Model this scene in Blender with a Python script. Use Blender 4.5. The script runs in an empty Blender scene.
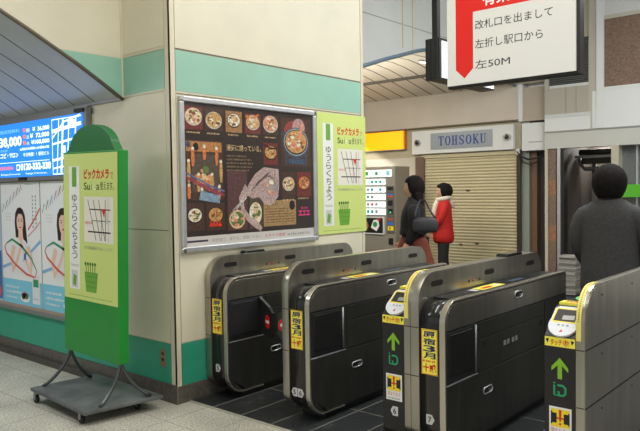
import bpy, bmesh, math, random
from math import sin, cos, pi, radians, sqrt
from mathutils import Vector, Matrix
random.seed(7)
SC = bpy.context.scene
COL = SC.collection

# ------------------------------------------------------------------ materials
def srgb(r, g, b):
    f = lambda c: (c/255/12.92) if c/255 <= .04045 else ((c/255+.055)/1.055)**2.4
    return (f(r), f(g), f(b), 1)
MC = {}
def mat(name, rgb, rough=.5, metal=0., noise=0., scale=6., emit=0., bump=0., stretch=None, coat=0., spec=.5, alpha=1.):
    if name in MC: return MC[name]
    m = bpy.data.materials.new(name); m.use_nodes = True
    nt = m.node_tree; b = nt.nodes['Principled BSDF']
    c = srgb(*rgb)
    b.inputs['Base Color'].default_value = c
    b.inputs['Roughness'].default_value = rough
    b.inputs['Metallic'].default_value = metal
    b.inputs['Specular IOR Level'].default_value = spec
    if coat: b.inputs['Coat Weight'].default_value = coat
    if alpha < 1: b.inputs['Alpha'].default_value = alpha
    if emit:
        b.inputs['Emission Color'].default_value = c
        b.inputs['Emission Strength'].default_value = emit
    if noise or bump:
        tc = nt.nodes.new('ShaderNodeTexCoord'); mp = nt.nodes.new('ShaderNodeMapping')
        if stretch: mp.inputs['Scale'].default_value = stretch
        nt.links.new(tc.outputs['Object'], mp.inputs['Vector'])
        n = nt.nodes.new('ShaderNodeTexNoise'); n.inputs['Scale'].default_value = scale
        n.inputs['Detail'].default_value = 5
        nt.links.new(mp.outputs['Vector'], n.inputs['Vector'])
        if noise:
            r = nt.nodes.new('ShaderNodeValToRGB')
            r.color_ramp.elements[0].position = .3; r.color_ramp.elements[1].position = .7
            r.color_ramp.elements[0].color = tuple(x*(1-noise) for x in c[:3])+(1,)
            r.color_ramp.elements[1].color = tuple(min(1, x*(1+noise)) for x in c[:3])+(1,)
            nt.links.new(n.outputs['Fac'], r.inputs['Fac'])
            nt.links.new(r.outputs['Color'], b.inputs['Base Color'])
        if bump:
            bp = nt.nodes.new('ShaderNodeBump'); bp.inputs['Strength'].default_value = bump
            bp.inputs['Distance'].default_value = .01
            nt.links.new(n.outputs['Fac'], bp.inputs['Height'])
            nt.links.new(bp.outputs['Normal'], b.inputs['Normal'])
    MC[name] = m
    return m

def tile_mat(name, rgb, groutrgb, sx, sy, ox, oy, gw, rough, speck=.25, sscale=120., spec=.5):
    m = bpy.data.materials.new(name); m.use_nodes = True
    nt = m.node_tree; N = nt.nodes; L = nt.links; b = N['Principled BSDF']
    tc = N.new('ShaderNodeTexCoord'); sep = N.new('ShaderNodeSeparateXYZ'); L.new(tc.outputs['Object'], sep.inputs[0])
    def line(out, s, o):
        a = N.new('ShaderNodeMath'); a.operation = 'SUBTRACT'; L.new(out, a.inputs[0]); a.inputs[1].default_value = o
        p = N.new('ShaderNodeMath'); p.operation = 'PINGPONG'; L.new(a.outputs[0], p.inputs[0]); p.inputs[1].default_value = s/2
        c = N.new('ShaderNodeMath'); c.operation = 'LESS_THAN'; L.new(p.outputs[0], c.inputs[0]); c.inputs[1].default_value = gw/2
        return c.outputs[0]
    mx = N.new('ShaderNodeMath'); mx.operation = 'MAXIMUM'
    L.new(line(sep.outputs['X'], sx, ox), mx.inputs[0]); L.new(line(sep.outputs['Y'], sy, oy), mx.inputs[1])
    n = N.new('ShaderNodeTexNoise'); n.inputs['Scale'].default_value = sscale; n.inputs['Detail'].default_value = 3
    L.new(tc.outputs['Object'], n.inputs['Vector'])
    n2 = N.new('ShaderNodeTexNoise'); n2.inputs['Scale'].default_value = 2.2; L.new(tc.outputs['Object'], n2.inputs['Vector'])
    add = N.new('ShaderNodeMath'); add.operation = 'MULTIPLY_ADD'; L.new(n2.outputs['Fac'], add.inputs[0]); add.inputs[1].default_value = .35
    L.new(n.outputs['Fac'], add.inputs[2])
    r = N.new('ShaderNodeValToRGB'); c = srgb(*rgb)
    r.color_ramp.elements[0].position = .5; r.color_ramp.elements[1].position = .85
    r.color_ramp.elements[0].color = tuple(x*(1-speck) for x in c[:3])+(1,)
    r.color_ramp.elements[1].color = tuple(min(1, x*(1+speck)) for x in c[:3])+(1,)
    L.new(add.outputs[0], r.inputs['Fac'])
    mix = N.new('ShaderNodeMix'); mix.data_type = 'RGBA'
    L.new(mx.outputs[0], mix.inputs['Factor']); L.new(r.outputs['Color'], mix.inputs['A']); mix.inputs['B'].default_value = srgb(*groutrgb)
    L.new(mix.outputs['Result'], b.inputs['Base Color'])
    b.inputs['Roughness'].default_value = rough; b.inputs['Specular IOR Level'].default_value = spec
    return m

CREAM = mat('cream_panel', (219, 213, 190), .45, noise=.05, scale=2.5)
CREAM2 = mat('cream_trim', (214, 206, 182), .45, noise=.05, scale=4)
TEALU = mat('teal_upper_panel', (148, 194, 174), .45, noise=.04, scale=3)
TEALL = mat('teal_lower_panel', (50, 158, 128), .4, noise=.06, scale=5)
SEAM = mat('seam_brown', (120, 108, 88), .6)
DARKSEAM = mat('dark_seam', (38, 34, 30), .6)
STONE = mat('dark_stone', (92, 88, 80), .45, noise=.3, scale=30)
PALE = mat('pale_wall', (206, 208, 204), .5, noise=.03, scale=3)
PALEW = mat('white_panel', (222, 224, 220), .45)
BEIGE = mat('beige_beam', (208, 198, 182), .5, noise=.04, scale=2)
TAUPE = mat('taupe_panel', (158, 150, 134), .5, noise=.04, scale=3)
GRANITE = mat('brown_granite', (126, 104, 88), .35, noise=.45, scale=60)
GRANITE2 = mat('rust_granite', (150, 108, 80), .35, noise=.4, scale=50)
ALU = mat('aluminium', (208, 211, 214), .38, .75, noise=.05, scale=20)
ALUD = mat('dull_aluminium', (150, 152, 152), .42, .6)
CHROME = mat('chrome', (225, 225, 222), .16, 1.)
STEEL = mat('brushed_steel', (172, 168, 156), .28, .88, noise=.14, scale=5, stretch=(3, 1, .35))
STEELD = mat('dark_steel', (96, 95, 90), .3, 1., noise=.1, scale=10, stretch=(.4, 1, 8))
STEELB = mat('grey_metal_panel', (80, 80, 76), .32, .68, noise=.15, scale=4, stretch=(3, 1, .4))
RIM = mat('rim_steel', (196, 190, 176), .27, .9)
BLACKG = mat('black_gloss', (24, 25, 27), .22, 0, coat=.3)
BLACK = mat('black_plastic', (26, 26, 27), .45)
DARKP = mat('dark_panel', (52, 54, 56), .36, .4)
DECK = mat('dark_deck', (40, 42, 44), .3, .3)
YEL = mat('yellow_print', (255, 244, 84), .4)
YELB = mat('yellow_print_deep', (248, 220, 40), .4)
NAVY = mat('navy_print', (28, 30, 92), .5)
RED = mat('red_print', (214, 32, 24), .45)
WHITE = mat('white_print', (236, 236, 232), .5)
BLK = mat('black_print', (24, 24, 26), .5)
GREY = mat('grey_print', (150, 150, 148), .5)
GREYL = mat('light_grey_print', (205, 206, 204), .5)
LIME = mat('lime_paper', (206, 222, 128), .5)
GRN = mat('green_print', (108, 168, 56), .5)
GREENP = mat('green_paint', (30, 140, 52), .4, noise=.04, scale=6)
GREEND = mat('dark_green_paint', (36, 112, 56), .38)
TUBE = mat('grey_tube', (100, 104, 106), .35, .8)
CARTM = mat('cart_plate_grey', (92, 95, 95), .5, noise=.35, scale=7)
RUB = mat('black_rubber', (26, 26, 26), .7)
LAMP = mat('white_lamp', (255, 252, 240), .5, emit=4.)

# ------------------------------------------------------------------ mesh builder
class MB:
    def __init__(s): s.bm = bmesh.new(); s.mats = []
    def mi(s, m):
        if m not in s.mats: s.mats.append(m)
        return s.mats.index(m)
    def face(s, pts, m, smooth=False):
        vs = [s.bm.verts.new(p) for p in pts]
        f = s.bm.faces.new(vs); f.material_index = s.mi(m); f.smooth = smooth
        return f
    def box(s, x0, x1, y0, y1, z0, z1, m, rot=None, piv=None):
        c = [Vector((x, y, z)) for x in (x0, x1) for y in (y0, y1) for z in (z0, z1)]
        if rot is not None:
            p = Vector(piv) if piv is not None else Vector(((x0+x1)/2, (y0+y1)/2, (z0+z1)/2))
            c = [rot @ (v-p) + p for v in c]
        v = [s.bm.verts.new(p) for p in c]; k = s.mi(m)
        for q in ((0, 1, 3, 2), (4, 6, 7, 5), (0, 4, 5, 1), (2, 3, 7, 6), (0, 2, 6, 4), (1, 5, 7, 3)):
            f = s.bm.faces.new([v[i] for i in q]); f.material_index = k
        return s
    def prism(s, pts, a, b, m, axis='y', msides=None, smooth=False):
        """extrude a polygon given in the plane across `axis` from a to b"""
        def P(u, w, t): return {'y': (u, t, w), 'x': (t, u, w), 'z': (u, w, t)}[axis]
        A = [s.bm.verts.new(P(u, w, a)) for u, w in pts]; B = [s.bm.verts.new(P(u, w, b)) for u, w in pts]
        k = s.mi(m); ks = s.mi(msides or m)
        for vs in (A, B[::-1]):
            f = s.bm.faces.new(vs); f.material_index = k
        n = len(pts)
        for i in range(n):
            f = s.bm.faces.new((A[i], B[i], B[(i+1) % n], A[(i+1) % n])); f.material_index = ks; f.smooth = smooth
        return s
    def rings(s, rings, m, caps=True, smooth=True, closed=True):
        k = s.mi(m); R = [[s.bm.verts.new(p) for p in r] for r in rings]
        for a, b in zip(R, R[1:]):
            n = len(a)
            for i in range(n if closed else n-1):
                f = s.bm.faces.new((a[i], a[(i+1) % n], b[(i+1) % n], b[i])); f.material_index = k; f.smooth = smooth
        if caps and closed:
            for r in (R[0][::-1], R[-1]):
                f = s.bm.faces.new(r); f.material_index = k
        return s
    def tube(s, pts, rad, m, seg=10, caps=True):
        pts = [Vector(p) for p in pts]
        if not isinstance(rad, (list, tuple)): rad = [rad]*len(pts)
        up = None; rs = []
        for i, p in enumerate(pts):
            t = (pts[min(i+1, len(pts)-1)] - pts[max(i-1, 0)]).normalized()
            if up is None:
                up = Vector((0, 0, 1)) if abs(t.z) < .9 else Vector((1, 0, 0))
            a = t.cross(up).normalized(); b2 = a.cross(t).normalized(); up = b2
            rs.append([p + rad[i]*(cos(2*pi*j/seg)*a + sin(2*pi*j/seg)*b2) for j in range(seg)])
        return s.rings(rs, m, caps)
    def cyl(s, c, r, h, m, axis='z', seg=20):
        d = {'z': Vector((0, 0, 1)), 'x': Vector((1, 0, 0)), 'y': Vector((0, 1, 0))}[axis]
        c = Vector(c); return s.tube([c, c+d*h], r, m, seg)
    def ball(s, c, r, m, seg=16, rg=10):
        if not isinstance(r, (list, tuple)): r = (r, r, r)
        c = Vector(c); rs = []
        for i in range(rg+1):
            t = -pi/2 + pi*(i+.02)/(rg+.04)
            rs.append([c + Vector((r[0]*cos(t)*cos(2*pi*j/seg), r[1]*cos(t)*sin(2*pi*j/seg), r[2]*sin(t))) for j in range(seg)])
        return s.rings(rs, m)
    def build(s, name, parent=None, bevel=0., subsurf=0, smooth=False):
        off = rootloc(parent)
        bmesh.ops.recalc_face_normals(s.bm, faces=s.bm.faces)
        if off.length: bmesh.ops.translate(s.bm, verts=s.bm.verts, vec=-off)
        me = bpy.data.meshes.new(name); s.bm.to_mesh(me); s.bm.free()
        for m in s.mats: me.materials.append(m)
        o = bpy.data.objects.new(name, me); COL.objects.link(o)
        if parent: o.parent = parent
        if smooth:
            for p in me.polygons: p.use_smooth = True
        if bevel:
            b = o.modifiers.new('bevel', 'BEVEL'); b.width = bevel; b.segments = 2; b.limit_method = 'ANGLE'; b.angle_limit = radians(40)
        if subsurf:
            q = o.modifiers.new('sub', 'SUBSURF'); q.levels = subsurf; q.render_levels = subsurf
        return o
def rootloc(p):
    if p is None: return Vector((0, 0, 0))
    while p.parent: p = p.parent
    return Vector(p.location)
def thing(name, loc, label, cat, group=None):
    o = bpy.data.objects.new(name, None); o.location = loc; o.empty_display_size = .1; COL.objects.link(o)
    return tag(o, label, cat, group)
def tag(o, label, cat, group=None):
    o['label'] = label; o['category'] = cat
    if group: o['group'] = group
    return o
def struct(o): o['kind'] = 'structure'; return o

def rprof(x0, x1, z0, z1, fb, ft, bt, bb, n=8):
    """rounded outline in XZ: fb front-bottom, ft front-top, bt back-top, bb back-bottom radii"""
    P = []
    def arc(cx, cz, r, a0, a1):
        if r < 1e-4: P.append((cx, cz)); return
        for i in range(n+1):
            a = radians(a0+(a1-a0)*i/n); P.append((cx+r*cos(a), cz+r*sin(a)))
    arc(x0+fb, z0+fb, fb, 270, 180); arc(x0+ft, z1-ft, ft, 180, 90)
    arc(x1-bt, z1-bt, bt, 90, 0); arc(x1-bb, z0+bb, bb, 0, -90)
    return P

# ------------------------------------------------------------------ flat print on a surface
_txt = {}
def text_mesh(body, bold):
    key = (body, bold)
    if key in _txt: return _txt[key]
    cu = bpy.data.curves.new('t', 'FONT'); cu.body = body; cu.size = 1; cu.resolution_u = 3; cu.offset = bold; cu.fill_mode = 'FRONT' if hasattr(cu, 'fill_mode') else 'BOTH'
    o = bpy.data.objects.new('t', cu); COL.objects.link(o)
    bpy.context.view_layer.update()
    dg = bpy.context.evaluated_depsgraph_get()
    me = bpy.data.meshes.new_from_object(o.evaluated_get(dg))
    V = [tuple(v.co) for v in me.vertices]; F = [tuple(p.vertices) for p in me.polygons]
    bpy.data.objects.remove(o); bpy.data.curves.remove(cu); bpy.data.meshes.remove(me)
    _txt[key] = (V, F); return V, F
class Art:
    """prints polygons and lettering onto the plane O + u*U + v*V, each layer .4 mm above the last"""
    def __init__(s, mb, O, U, V, step=.0004):
        s.mb = mb; s.O = Vector(O); s.U = Vector(U).normalized(); s.V = Vector(V).normalized(); s.N = s.U.cross(s.V); s.step = step
    def P(s, u, v, l): return s.O + s.U*u + s.V*v + s.N*(s.step*l)
    def poly(s, pts, m, l=1): s.mb.face([s.P(u, v, l) for u, v in pts], m); return s
    def rect(s, u0, v0, u1, v1, m, l=1): return s.poly([(u0, v0), (u1, v0), (u1, v1), (u0, v1)], m, l)
    def ell(s, u, v, ru, rv, m, l=1, n=20, a0=0):
        return s.poly([(u+ru*cos(2*pi*i/n), v+rv*sin(2*pi*i/n)) for i in range(n)], m, l)
    def line(s, pts, w, m, l=1):
        for (a, b), (c, d) in zip(pts, pts[1:]):
            L = sqrt((c-a)**2+(d-b)**2) or 1; nx, ny = -(d-b)/L*w/2, (c-a)/L*w/2
            s.poly([(a-nx, b-ny), (c-nx, d-ny), (c+nx, d+ny), (a+nx, b+ny)], m, l)
        return s
    def band(s, pts, ws, m, l=1):
        n = len(pts)
        LR = []
        for i, (a, b) in enumerate(pts):
            p, q = pts[max(0, i-1)], pts[min(n-1, i+1)]
            L = sqrt((q[0]-p[0])**2+(q[1]-p[1])**2) or 1
            nx, ny = -(q[1]-p[1])/L*ws[i]/2, (q[0]-p[0])/L*ws[i]/2
            LR.append(((a-nx, b-ny), (a+nx, b+ny)))
        for (a, b), (c, d) in zip(LR, LR[1:]): s.poly([a, c, d, b], m, l)
        return s
    def text(s, body, u0, v0, u1, v1, m, l=2, bold=0.):
        """fit the string into the box"""
        V, F = text_mesh(body, bold)
        if not V: return s
        xs = [p[0] for p in V]; ys = [p[1] for p in V]
        a, b, c, d = min(xs), max(xs), min(ys), max(ys)
        k = s.mb.mi(m)
        vs = [s.mb.bm.verts.new(s.P(u0+(x-a)/max(b-a, 1e-6)*(u1-u0), v0+(y-c)/max(d-c, 1e-6)*(v1-v0), l)) for x, y, z in V]
        for f in F:
            try: g = s.mb.bm.faces.new([vs[i] for i in f]); g.material_index = k
            except ValueError: pass
        return s
    def vtext(s, body, u0, u1, v0, v1, m, l=2, bold=0., gap=.12):
        n = len(body); h = (v1-v0)/n
        for i, ch in enumerate(body):
            t = v1-h*i; s.text(ch, u0, t-h*(1-gap/2), u1, t-h*gap/2, m, l, bold)
        return s
    def dashes(s, u0, u1, v, h, m, l=2, cw=None, fill=.75):
        """a row of tiny print too small to read"""
        cw = cw or h
        u = u0
        while u < u1-cw*.6:
            w = cw*random.uniform(.5, .95)*fill
            s.rect(u, v, min(u+w, u1), v+h*random.uniform(.7, 1), m, l); u += cw
        return s

# ================================================================== SETTING
CEIL = 4.4
FLOOR_L = tile_mat('light_floor_tile', (182, 179, 166), (128, 126, 116), .4, .4, -.27, .18, .006, .6, .42, 75)
FLOOR_D = tile_mat('dark_floor_tile', (44, 47, 48), (150, 148, 140), .58, .29, .12, -.25, .007, .4, .35, 90)
b = MB(); b.box(-9, 8.3, -10, 8.5, -.1, 0, FLOOR_L); struct(b.build('floor'))
b = MB(); b.box(.12, 6.87, -9, -.0, -.05, .003, FLOOR_D); struct(b.build('floor_gate_area'))
b = MB(); b.box(2.29, 7.0, 0, 8.4, -.05, .003, FLOOR_D); struct(b.build('floor_passage'))
b = MB(); b.box(.095, .12, -7, 0, -.05, .004, mat('floor_strip', (170, 166, 152), .5)); struct(b.build('trim_1'))
b = MB(); b.box(-9, 7.2, -10, .66, CEIL, CEIL+.1, mat('ceiling_white', (214, 212, 204), .6)); struct(b.build('ceiling'))

# pier with its two faces
b = MB(); b.box(0.012, 2.278, .012, .6, 0, CEIL, CREAM)
# face looking at the gates (y=0)
b.box(.047, 2.245, 0, .02, 2.592, CEIL, CREAM); b.box(.047, 2.245, 0, .02, 2.284, 2.578, TEALU)
b.box(.047, 2.245, .003, .02, 2.578, 2.592, SEAM); b.box(.047, 2.245, .003, .02, 2.262, 2.284, CREAM2)
b.box(.047, 2.245, -.004, .02, 2.262, 2.268, SEAM)
b.box(.047, 2.245, 0, .02, .445, 2.262, CREAM); b.box(.047, 2.245, 0, .02, .13, .438, TEALL); b.box(.047, 2.245, .004, .02, .438, .445, CREAM2)
b.box(.04, .047, .006, .02, .13, 1.1, DARKSEAM); b.box(.04, .047, .006, .02, 1.1, CEIL, SEAM)
b.box(0, .04, -.002, .02, .13, CEIL, CREAM2)
b.box(2.245, 2.252, .006, .02, .13, CEIL, SEAM); b.box(2.252, 2.29, 0, .02, .13, CEIL, CREAM2)
# left face (x=0)
b.box(0, .02, .0, .066, .13, CEIL, CREAM2); b.box(.006, .02, .066, .072, .13, CEIL, SEAM)
b.box(0, .02, .072, .594, 2.612, CEIL, CREAM); b.box(-.004, .02, .072, .594, 2.588, 2.6, CREAM2); b.box(.003, .02, .072, .594, 2.6, 2.612, CREAM2)
b.box(0, .02, .072, .594, 2.3, 2.588, TEALU); b.box(-.004, .02, .072, .594, 2.286, 2.3, CREAM2)
b.box(0, .02, .072, .6, .455, 1.268, CREAM); b.box(0, .02, .072, .6, 1.274, 2.286, CREAM); b.box(.004, .02, .072, .6, 1.268, 1.274, SEAM)
b.box(0, .02, .072, .6, .14, .44, TEALL); b.box(-.003, .02, .072, .6, .44, .455, CREAM2)
struct(b.build('wall_pier'))
# baseboards
b = MB(); b.box(-.006, 2.29, -.006, .02, 0, .13, STONE); b.box(-.008, .0, -.008, 0, 0, .13, mat('stone_edge', (120, 112, 98), .5)); struct(b.build('baseboard_front'))
b = MB(); b.box(-.008, .02, 0.0, 5.2, 0, .138, STONE); b.box(-.05, -.008, .6, 5.2, 0, .055, mat('dark_kerb', (70, 68, 62), .5, noise=.2, scale=20)); struct(b.build('baseboard_left'))
# left wall beyond the bulkhead
b = MB(); b.box(.012, .2, .6, 5.2, 0, 3.3, CREAM)
b.box(0, .02, .6, 5.2, .14, .44, TEALL); b.box(-.003, .02, .6, 1.16, .44, .455, CREAM2)
b.box(0, .02, .6, 1.16, .455, 1.268, CREAM); b.box(0, .02, .6, 1.16, 1.274, 2.2, CREAM); b.box(.004, .02, .6, 1.16, 1.268, 1.274, SEAM)
b.box(0, .02, 1.16, 5.2, .44, 2.29, TAUPE)
b.box(-.006, .02, .6, 5.2, 2.272, 2.29, ALUD)
struct(b.build('wall_left'))
b = MB(); b.box(-.035, 0, 1.0, 3.6, .44, .475, ALUD); b.box(-.02, 0, 1.0, 3.6, .475, .5, mat('warm_trim', (168, 150, 132), .4)); struct(b.build('trim_2'))
b = MB(); b.box(-4, .2, 5.2, 5.3, 0, 3.3, TAUPE); struct(b.build('wall_far_left'))

# left vault: arch profile along the wall, slats run across
AL = [(0, 2.285), (-.12, 2.36), (-.24, 2.433), (-.38, 2.515), (-.53, 2.594), (-.73, 2.70), (-.93, 2.798), (-1.2, 2.90), (-1.55, 2.99), (-1.95, 3.02),
      (-2.35, 2.99), (-2.7, 2.90), (-2.97, 2.80), (-3.37, 2.594), (-3.66, 2.43), (-3.9, 2.285)]
VP = mat('vault_panel_grey', (196, 202, 202), .38, .2, noise=.05, scale=2)
VPS = mat('vault_seam', (58, 50, 42), .7)
b = MB()
y = .66; ys = [.655, .99, 1.305, 1.62, 1.94, 2.26, 2.58, 2.9, 3.22, 3.54, 3.86, 4.18, 4.5, 4.82, 5.2]
for y0, y1 in zip(ys, ys[1:]):
    b.rings([[(x, y0+.007, z) for x, z in AL], [(x, y1-.007, z) for x, z in AL]], VP, closed=False, caps=False)
b.rings([[(x, .6, z+.012) for x, z in AL], [(x, 5.2, z+.012) for x, z in AL]], VPS, closed=False, caps=False)
struct(b.build('ceiling_vault_left'))
# bulkhead over the left arch
def bulkhead(name, prof, y0, y1, bands):
    b = MB()
    for (xa, za), (xb, zb) in zip(prof, prof[1:]):
        if xa > xb: xa, za, xb, zb = xb, zb, xa, za
        for zlo, zhi, m in bands:
            pts = []
            # clip the column (xa..xb, above the arch line) by the band
            lo_a, lo_b = max(za, zlo), max(zb, zlo)
            if max(za, zb) >= zhi and min(za, zb) >= zhi: continue
            if za < zhi and zb < zhi:
                poly = [(xa, lo_a), (xb, lo_b), (xb, zhi), (xa, zhi)]
                # insert crossing where the arch line meets zlo
                if (za-zlo)*(zb-zlo) < 0:
                    t = (zlo-za)/(zb-za); poly.insert(1, (xa+(xb-xa)*t, zlo))
            else:
                t = (zhi-za)/(zb-za); xc = xa+(xb-xa)*t
                if za < zhi: poly = [(xa, lo_a), (xc, zhi), (xa, zhi)]
                else: poly = [(xc, zhi), (xb, lo_b), (xb, zhi)]
                if (za-zlo)*(zb-zlo) < 0:
                    t2 = (zlo-za)/(zb-za); q = (xa+(xb-xa)*t2, zlo)
                    poly.insert(1, q)
            b.prism(poly, y0, y1, m)
    return b
b = bulkhead('x', AL, .6, .655, [(2.2, 2.3, CREAM2), (2.3, 2.588, TEALU), (2.588, 2.6, CREAM2), (2.6, CEIL, CREAM)])
b.box(-.012, .0, .592, .6, 2.29, CEIL, CREAM2)
struct(b.build('wall_upper_left'))
b = MB(); b.tube([(x-.01, .592, z-.012) for x, z in AL], .014, mat('arch_trim_steel', (120, 112, 98), .35, .8), 8); struct(b.build('trim_3'))

# passage behind the pier, its shallow vault and the bulkhead over it
AR = [(2.29, 2.63), (2.6, 2.76), (2.85, 2.855), (3.09, 2.94), (3.51, 3.07), (3.83, 3.16), (4.16, 3.255), (4.51, 3.335), (4.8, 3.39), (5.1, 3.425), (5.4, 3.43),
      (5.7, 3.40), (6.0, 3.345), (6.3, 3.275), (6.65, 3.20), (7.0, 3.125)]
VR = mat('vault_panel_warm', (216, 208, 190), .5, noise=.05, scale=2)
b = MB()
yy = [.655+.284*i for i in range(0, 28)]
for y0, y1 in zip(yy, yy[1:]):
    b.rings([[(x, y0+.011, z) for x, z in AR], [(x, y1-.011, z) for x, z in AR]], VR, closed=False, caps=False)
b.rings([[(x, .6, z+.02) for x, z in AR], [(x, 8.4, z+.02) for x, z in AR]], VPS, closed=False, caps=False)
b.tube([(6.12, .66, 3.31), (6.12, 8.4, 3.31)], .03, mat('vault_channel', (108, 100, 92), .5, .3), 8)
struct(b.build('ceiling_vault_passage'))
b = bulkhead('x', AR, .596, .65, [(2.5, CEIL, PALE)])
for x in (3.87, 4.09): b.box(x, x+.025, .585, .596, 3.25, CEIL, CREAM2)
b.box(2.3, 7.0, .593, .596, 3.52, 3.53, GREY)
struct(b.build('wall_upper_passage'))
b = MB(); b.tube([(x, .588, z-.010) for x, z in AR], .024, mat('blue_grey_edge', (120, 142, 160), .4, .3), 8); struct(b.build('trim_4'))
b = MB(); b.box(2.2, 2.278, .6, 8.4, 0, 3.0, PALE); b.box(2.2, 7.2, 8.4, 8.5, 0, 3.4, TAUPE); struct(b.build('wall_passage'))

# back wall with the shuttered shop
XB = 7.0
b = MB()
b.box(XB, XB+.2, 2.42, 8.425, 0, 2.09, mat('shop_wall_pale', (196, 190, 176), .5))
b.box(XB, XB+.2, 0.508, 8.425, 2.09, 2.577, mat('shop_fascia', (176, 166, 140), .5))
b.box(XB-.03, XB+.2, 0.535, 8.425, 2.577, 3.131, BEIGE); b.box(XB-.05, XB, 0.535, 8.425, 2.577, 2.597, SEAM)
b.box(XB-.035, XB+.2, 0.468, 0.535, 2.563, 3.131, PALEW)
b.box(XB-.01, XB+.2, 0.117, 0.468, 2.563, 3.077, mat('return_panel', (182, 170, 150), .5)); b.box(XB-.04, XB+.2, 0.069, 0.117, 2.536, 3.104, PALEW)
b.box(XB-.02, XB+.02, 0.563, 2.292, 2.063, 2.124, mat('lintel_cream', (196, 186, 150), .5))
b.box(XB-.03, XB+.2, 2.245, 2.42, 0, 2.09, mat('brown_frame', (110, 88, 72), .45))
b.box(XB-.03, XB+.2, 0.508, 0.569, 0, 2.131, mat('dark_bronze_frame', (84, 76, 74), .3, .7))
b.box(XB+.02, XB+.2, 0.387, 0.508, 0, 2.563, mat('grey_green_strip', (138, 146, 134), .5))
b.box(XB+.06, XB+.2, 0.279, 0.387, 0, 2.563, mat('brown_strip', (112, 84, 66), .5))
b.box(XB+.12, XB+.25, 0.063, 0.279, 0, 2.563, mat('dark_recess', (58, 54, 50), .6))
b.box(XB-.02, XB+.3, 0.063, 8.425, 3.131, 3.185, TAUPE)
b.box(XB, XB+.2, 0.049, 1.4, 3.158, CEIL, TAUPE)
struct(b.build('wall_back'))
b = MB(); b.box(XB-.06, XB+.15, 0.069, 0.468, 2.107, 2.523, PALEW); b.box(XB-.0605, XB-.0595, 0.144, 0.36, 2.225, 2.239, GREY); struct(b.build('trim_5'))

# right wall
XR = 6.87
b = MB()
b.box(XR-.02, XR+.15, 0.025, 0.069, 0, 2.111, mat('cream_post', (192, 186, 166), .45)); b.box(XR, XB+.2, 0.063, 0.069, 0, CEIL, PALE)
zz = [0, .2, .74, .97, 1.415, 1.645, 2.117]
for i, (a, c) in enumerate(zip(zz, zz[1:])): b.box(XR, XR+.15, -0.093, 0.025, a, c, GRANITE if i % 2 else GRANITE2)
b.box(XR+.02, XR+.15, -0.12, -0.093, 0, 2.117, DARKSEAM)
b.box(XR-.03, XR+.15, -0.167, -0.12, 0, 2.117, ALU)
b.box(XR+.0, XR+.15, -0.208, -0.167, 0, 2.117, DARKSEAM)
b.box(XR-.02, XR+.15, -.985, -.885, 0, 2.111, mat('cream_post2', (186, 182, 160), .45))
b.box(XR-.02, XR+.15, -9.5, 0.069, 2.111, 2.347, mat('fascia_low', (196, 196, 186), .45))
b.box(XR-.03, XR+.15, -9.5, 0.069, 2.347, 2.367, mat('fascia_line', (150, 150, 142), .45))
b.box(XR-.02, XR+.15, -0.599, 0.069, 2.367, 2.563, PALEW); b.box(XR-.02, XR+.15, -9.5, -0.626, 2.367, 2.894, PALEW)
b.box(XR-.025, XR+.15, -0.599, 0.069, 2.563, 2.611, PALE)
b.box(XR-.01, XR+.15, -0.572, 0.069, 2.611, 2.996, mat('grey_beige_panel', (176, 170, 156), .45))
for yy0 in (-.247, -.396): b.box(XR-.012, XR, yy0, yy0+.004, 2.611, 2.996, SEAM)
b.box(XR-.02, XR+.15, 0.009, 0.069, 2.969, CEIL, mat('grey_post', (178, 174, 160), .45))
b.box(XR, XR+.15, -0.572, 0.009, 2.996, 3.036, PALE)
b.box(XR+.02, XR+.15, -0.572, 0.009, 3.685, CEIL, mat('beige_upper', (180, 170, 146), .5))
b.box(XR-.04, XR+.15, -0.788, -0.687, 2.367, CEIL, PALEW); b.box(XR-.015, XR+.15, -0.687, -0.572, 2.367, CEIL, mat('cream_strip', (188, 184, 168), .45))
b.box(XR-.01, XR+.15, -9.5, -0.788, 2.935, 3.874, GRANITE); b.box(XR-.025, XR+.15, -9.5, -0.788, 2.894, 2.935, PALEW)
b.box(XR-.025, XR+.15, -9.5, -0.788, 3.874, 3.928, mat('cream_ledge', (190, 186, 170), .45)); b.box(XR-.01, XR+.15, -9.5, -0.788, 3.928, CEIL, PALE)
struct(b.build('wall_right'))
# louvre grille above the doorway
b = MB()
b.box(XR+.05, XR+.06, -0.572, 0.009, 3.036, 3.685, mat('louver_back', (70, 72, 70), .5))
for i in range(24):
    z = 3.042+i*.027; b.box(XR+.0, XR+.035, -0.566, 0.002, z, z+.014, mat('louver_slat', (112, 114, 110), .45, .3), rot=Matrix.Rotation(.5, 3, 'Y'))
struct(b.build('window_1'))
# dark doorway behind the man
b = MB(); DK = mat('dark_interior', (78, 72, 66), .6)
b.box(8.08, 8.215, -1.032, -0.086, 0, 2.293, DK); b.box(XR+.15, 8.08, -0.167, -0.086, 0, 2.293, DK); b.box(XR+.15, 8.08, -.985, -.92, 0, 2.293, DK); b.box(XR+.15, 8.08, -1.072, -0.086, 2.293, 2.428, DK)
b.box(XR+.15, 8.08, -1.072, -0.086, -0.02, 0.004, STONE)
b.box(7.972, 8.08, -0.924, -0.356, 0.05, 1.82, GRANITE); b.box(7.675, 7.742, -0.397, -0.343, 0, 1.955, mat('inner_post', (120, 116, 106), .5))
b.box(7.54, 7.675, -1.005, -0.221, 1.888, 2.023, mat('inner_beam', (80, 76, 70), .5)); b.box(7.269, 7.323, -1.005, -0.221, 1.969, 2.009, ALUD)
struct(b.build('door_1'))
b = MB()
b.box(8.08, 8.215, -3.193, -1.072, 0, 2.293, DK); b.box(XR+.15, 8.08, -3.193, -3.058, 0, 2.293, DK); b.box(XR+.15, 8.08, -3.193, -1.072, 2.225, 2.293, DK); b.box(XR+.15, 8.08, -3.193, -1.072, -0.02, 0.004, STONE)
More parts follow.
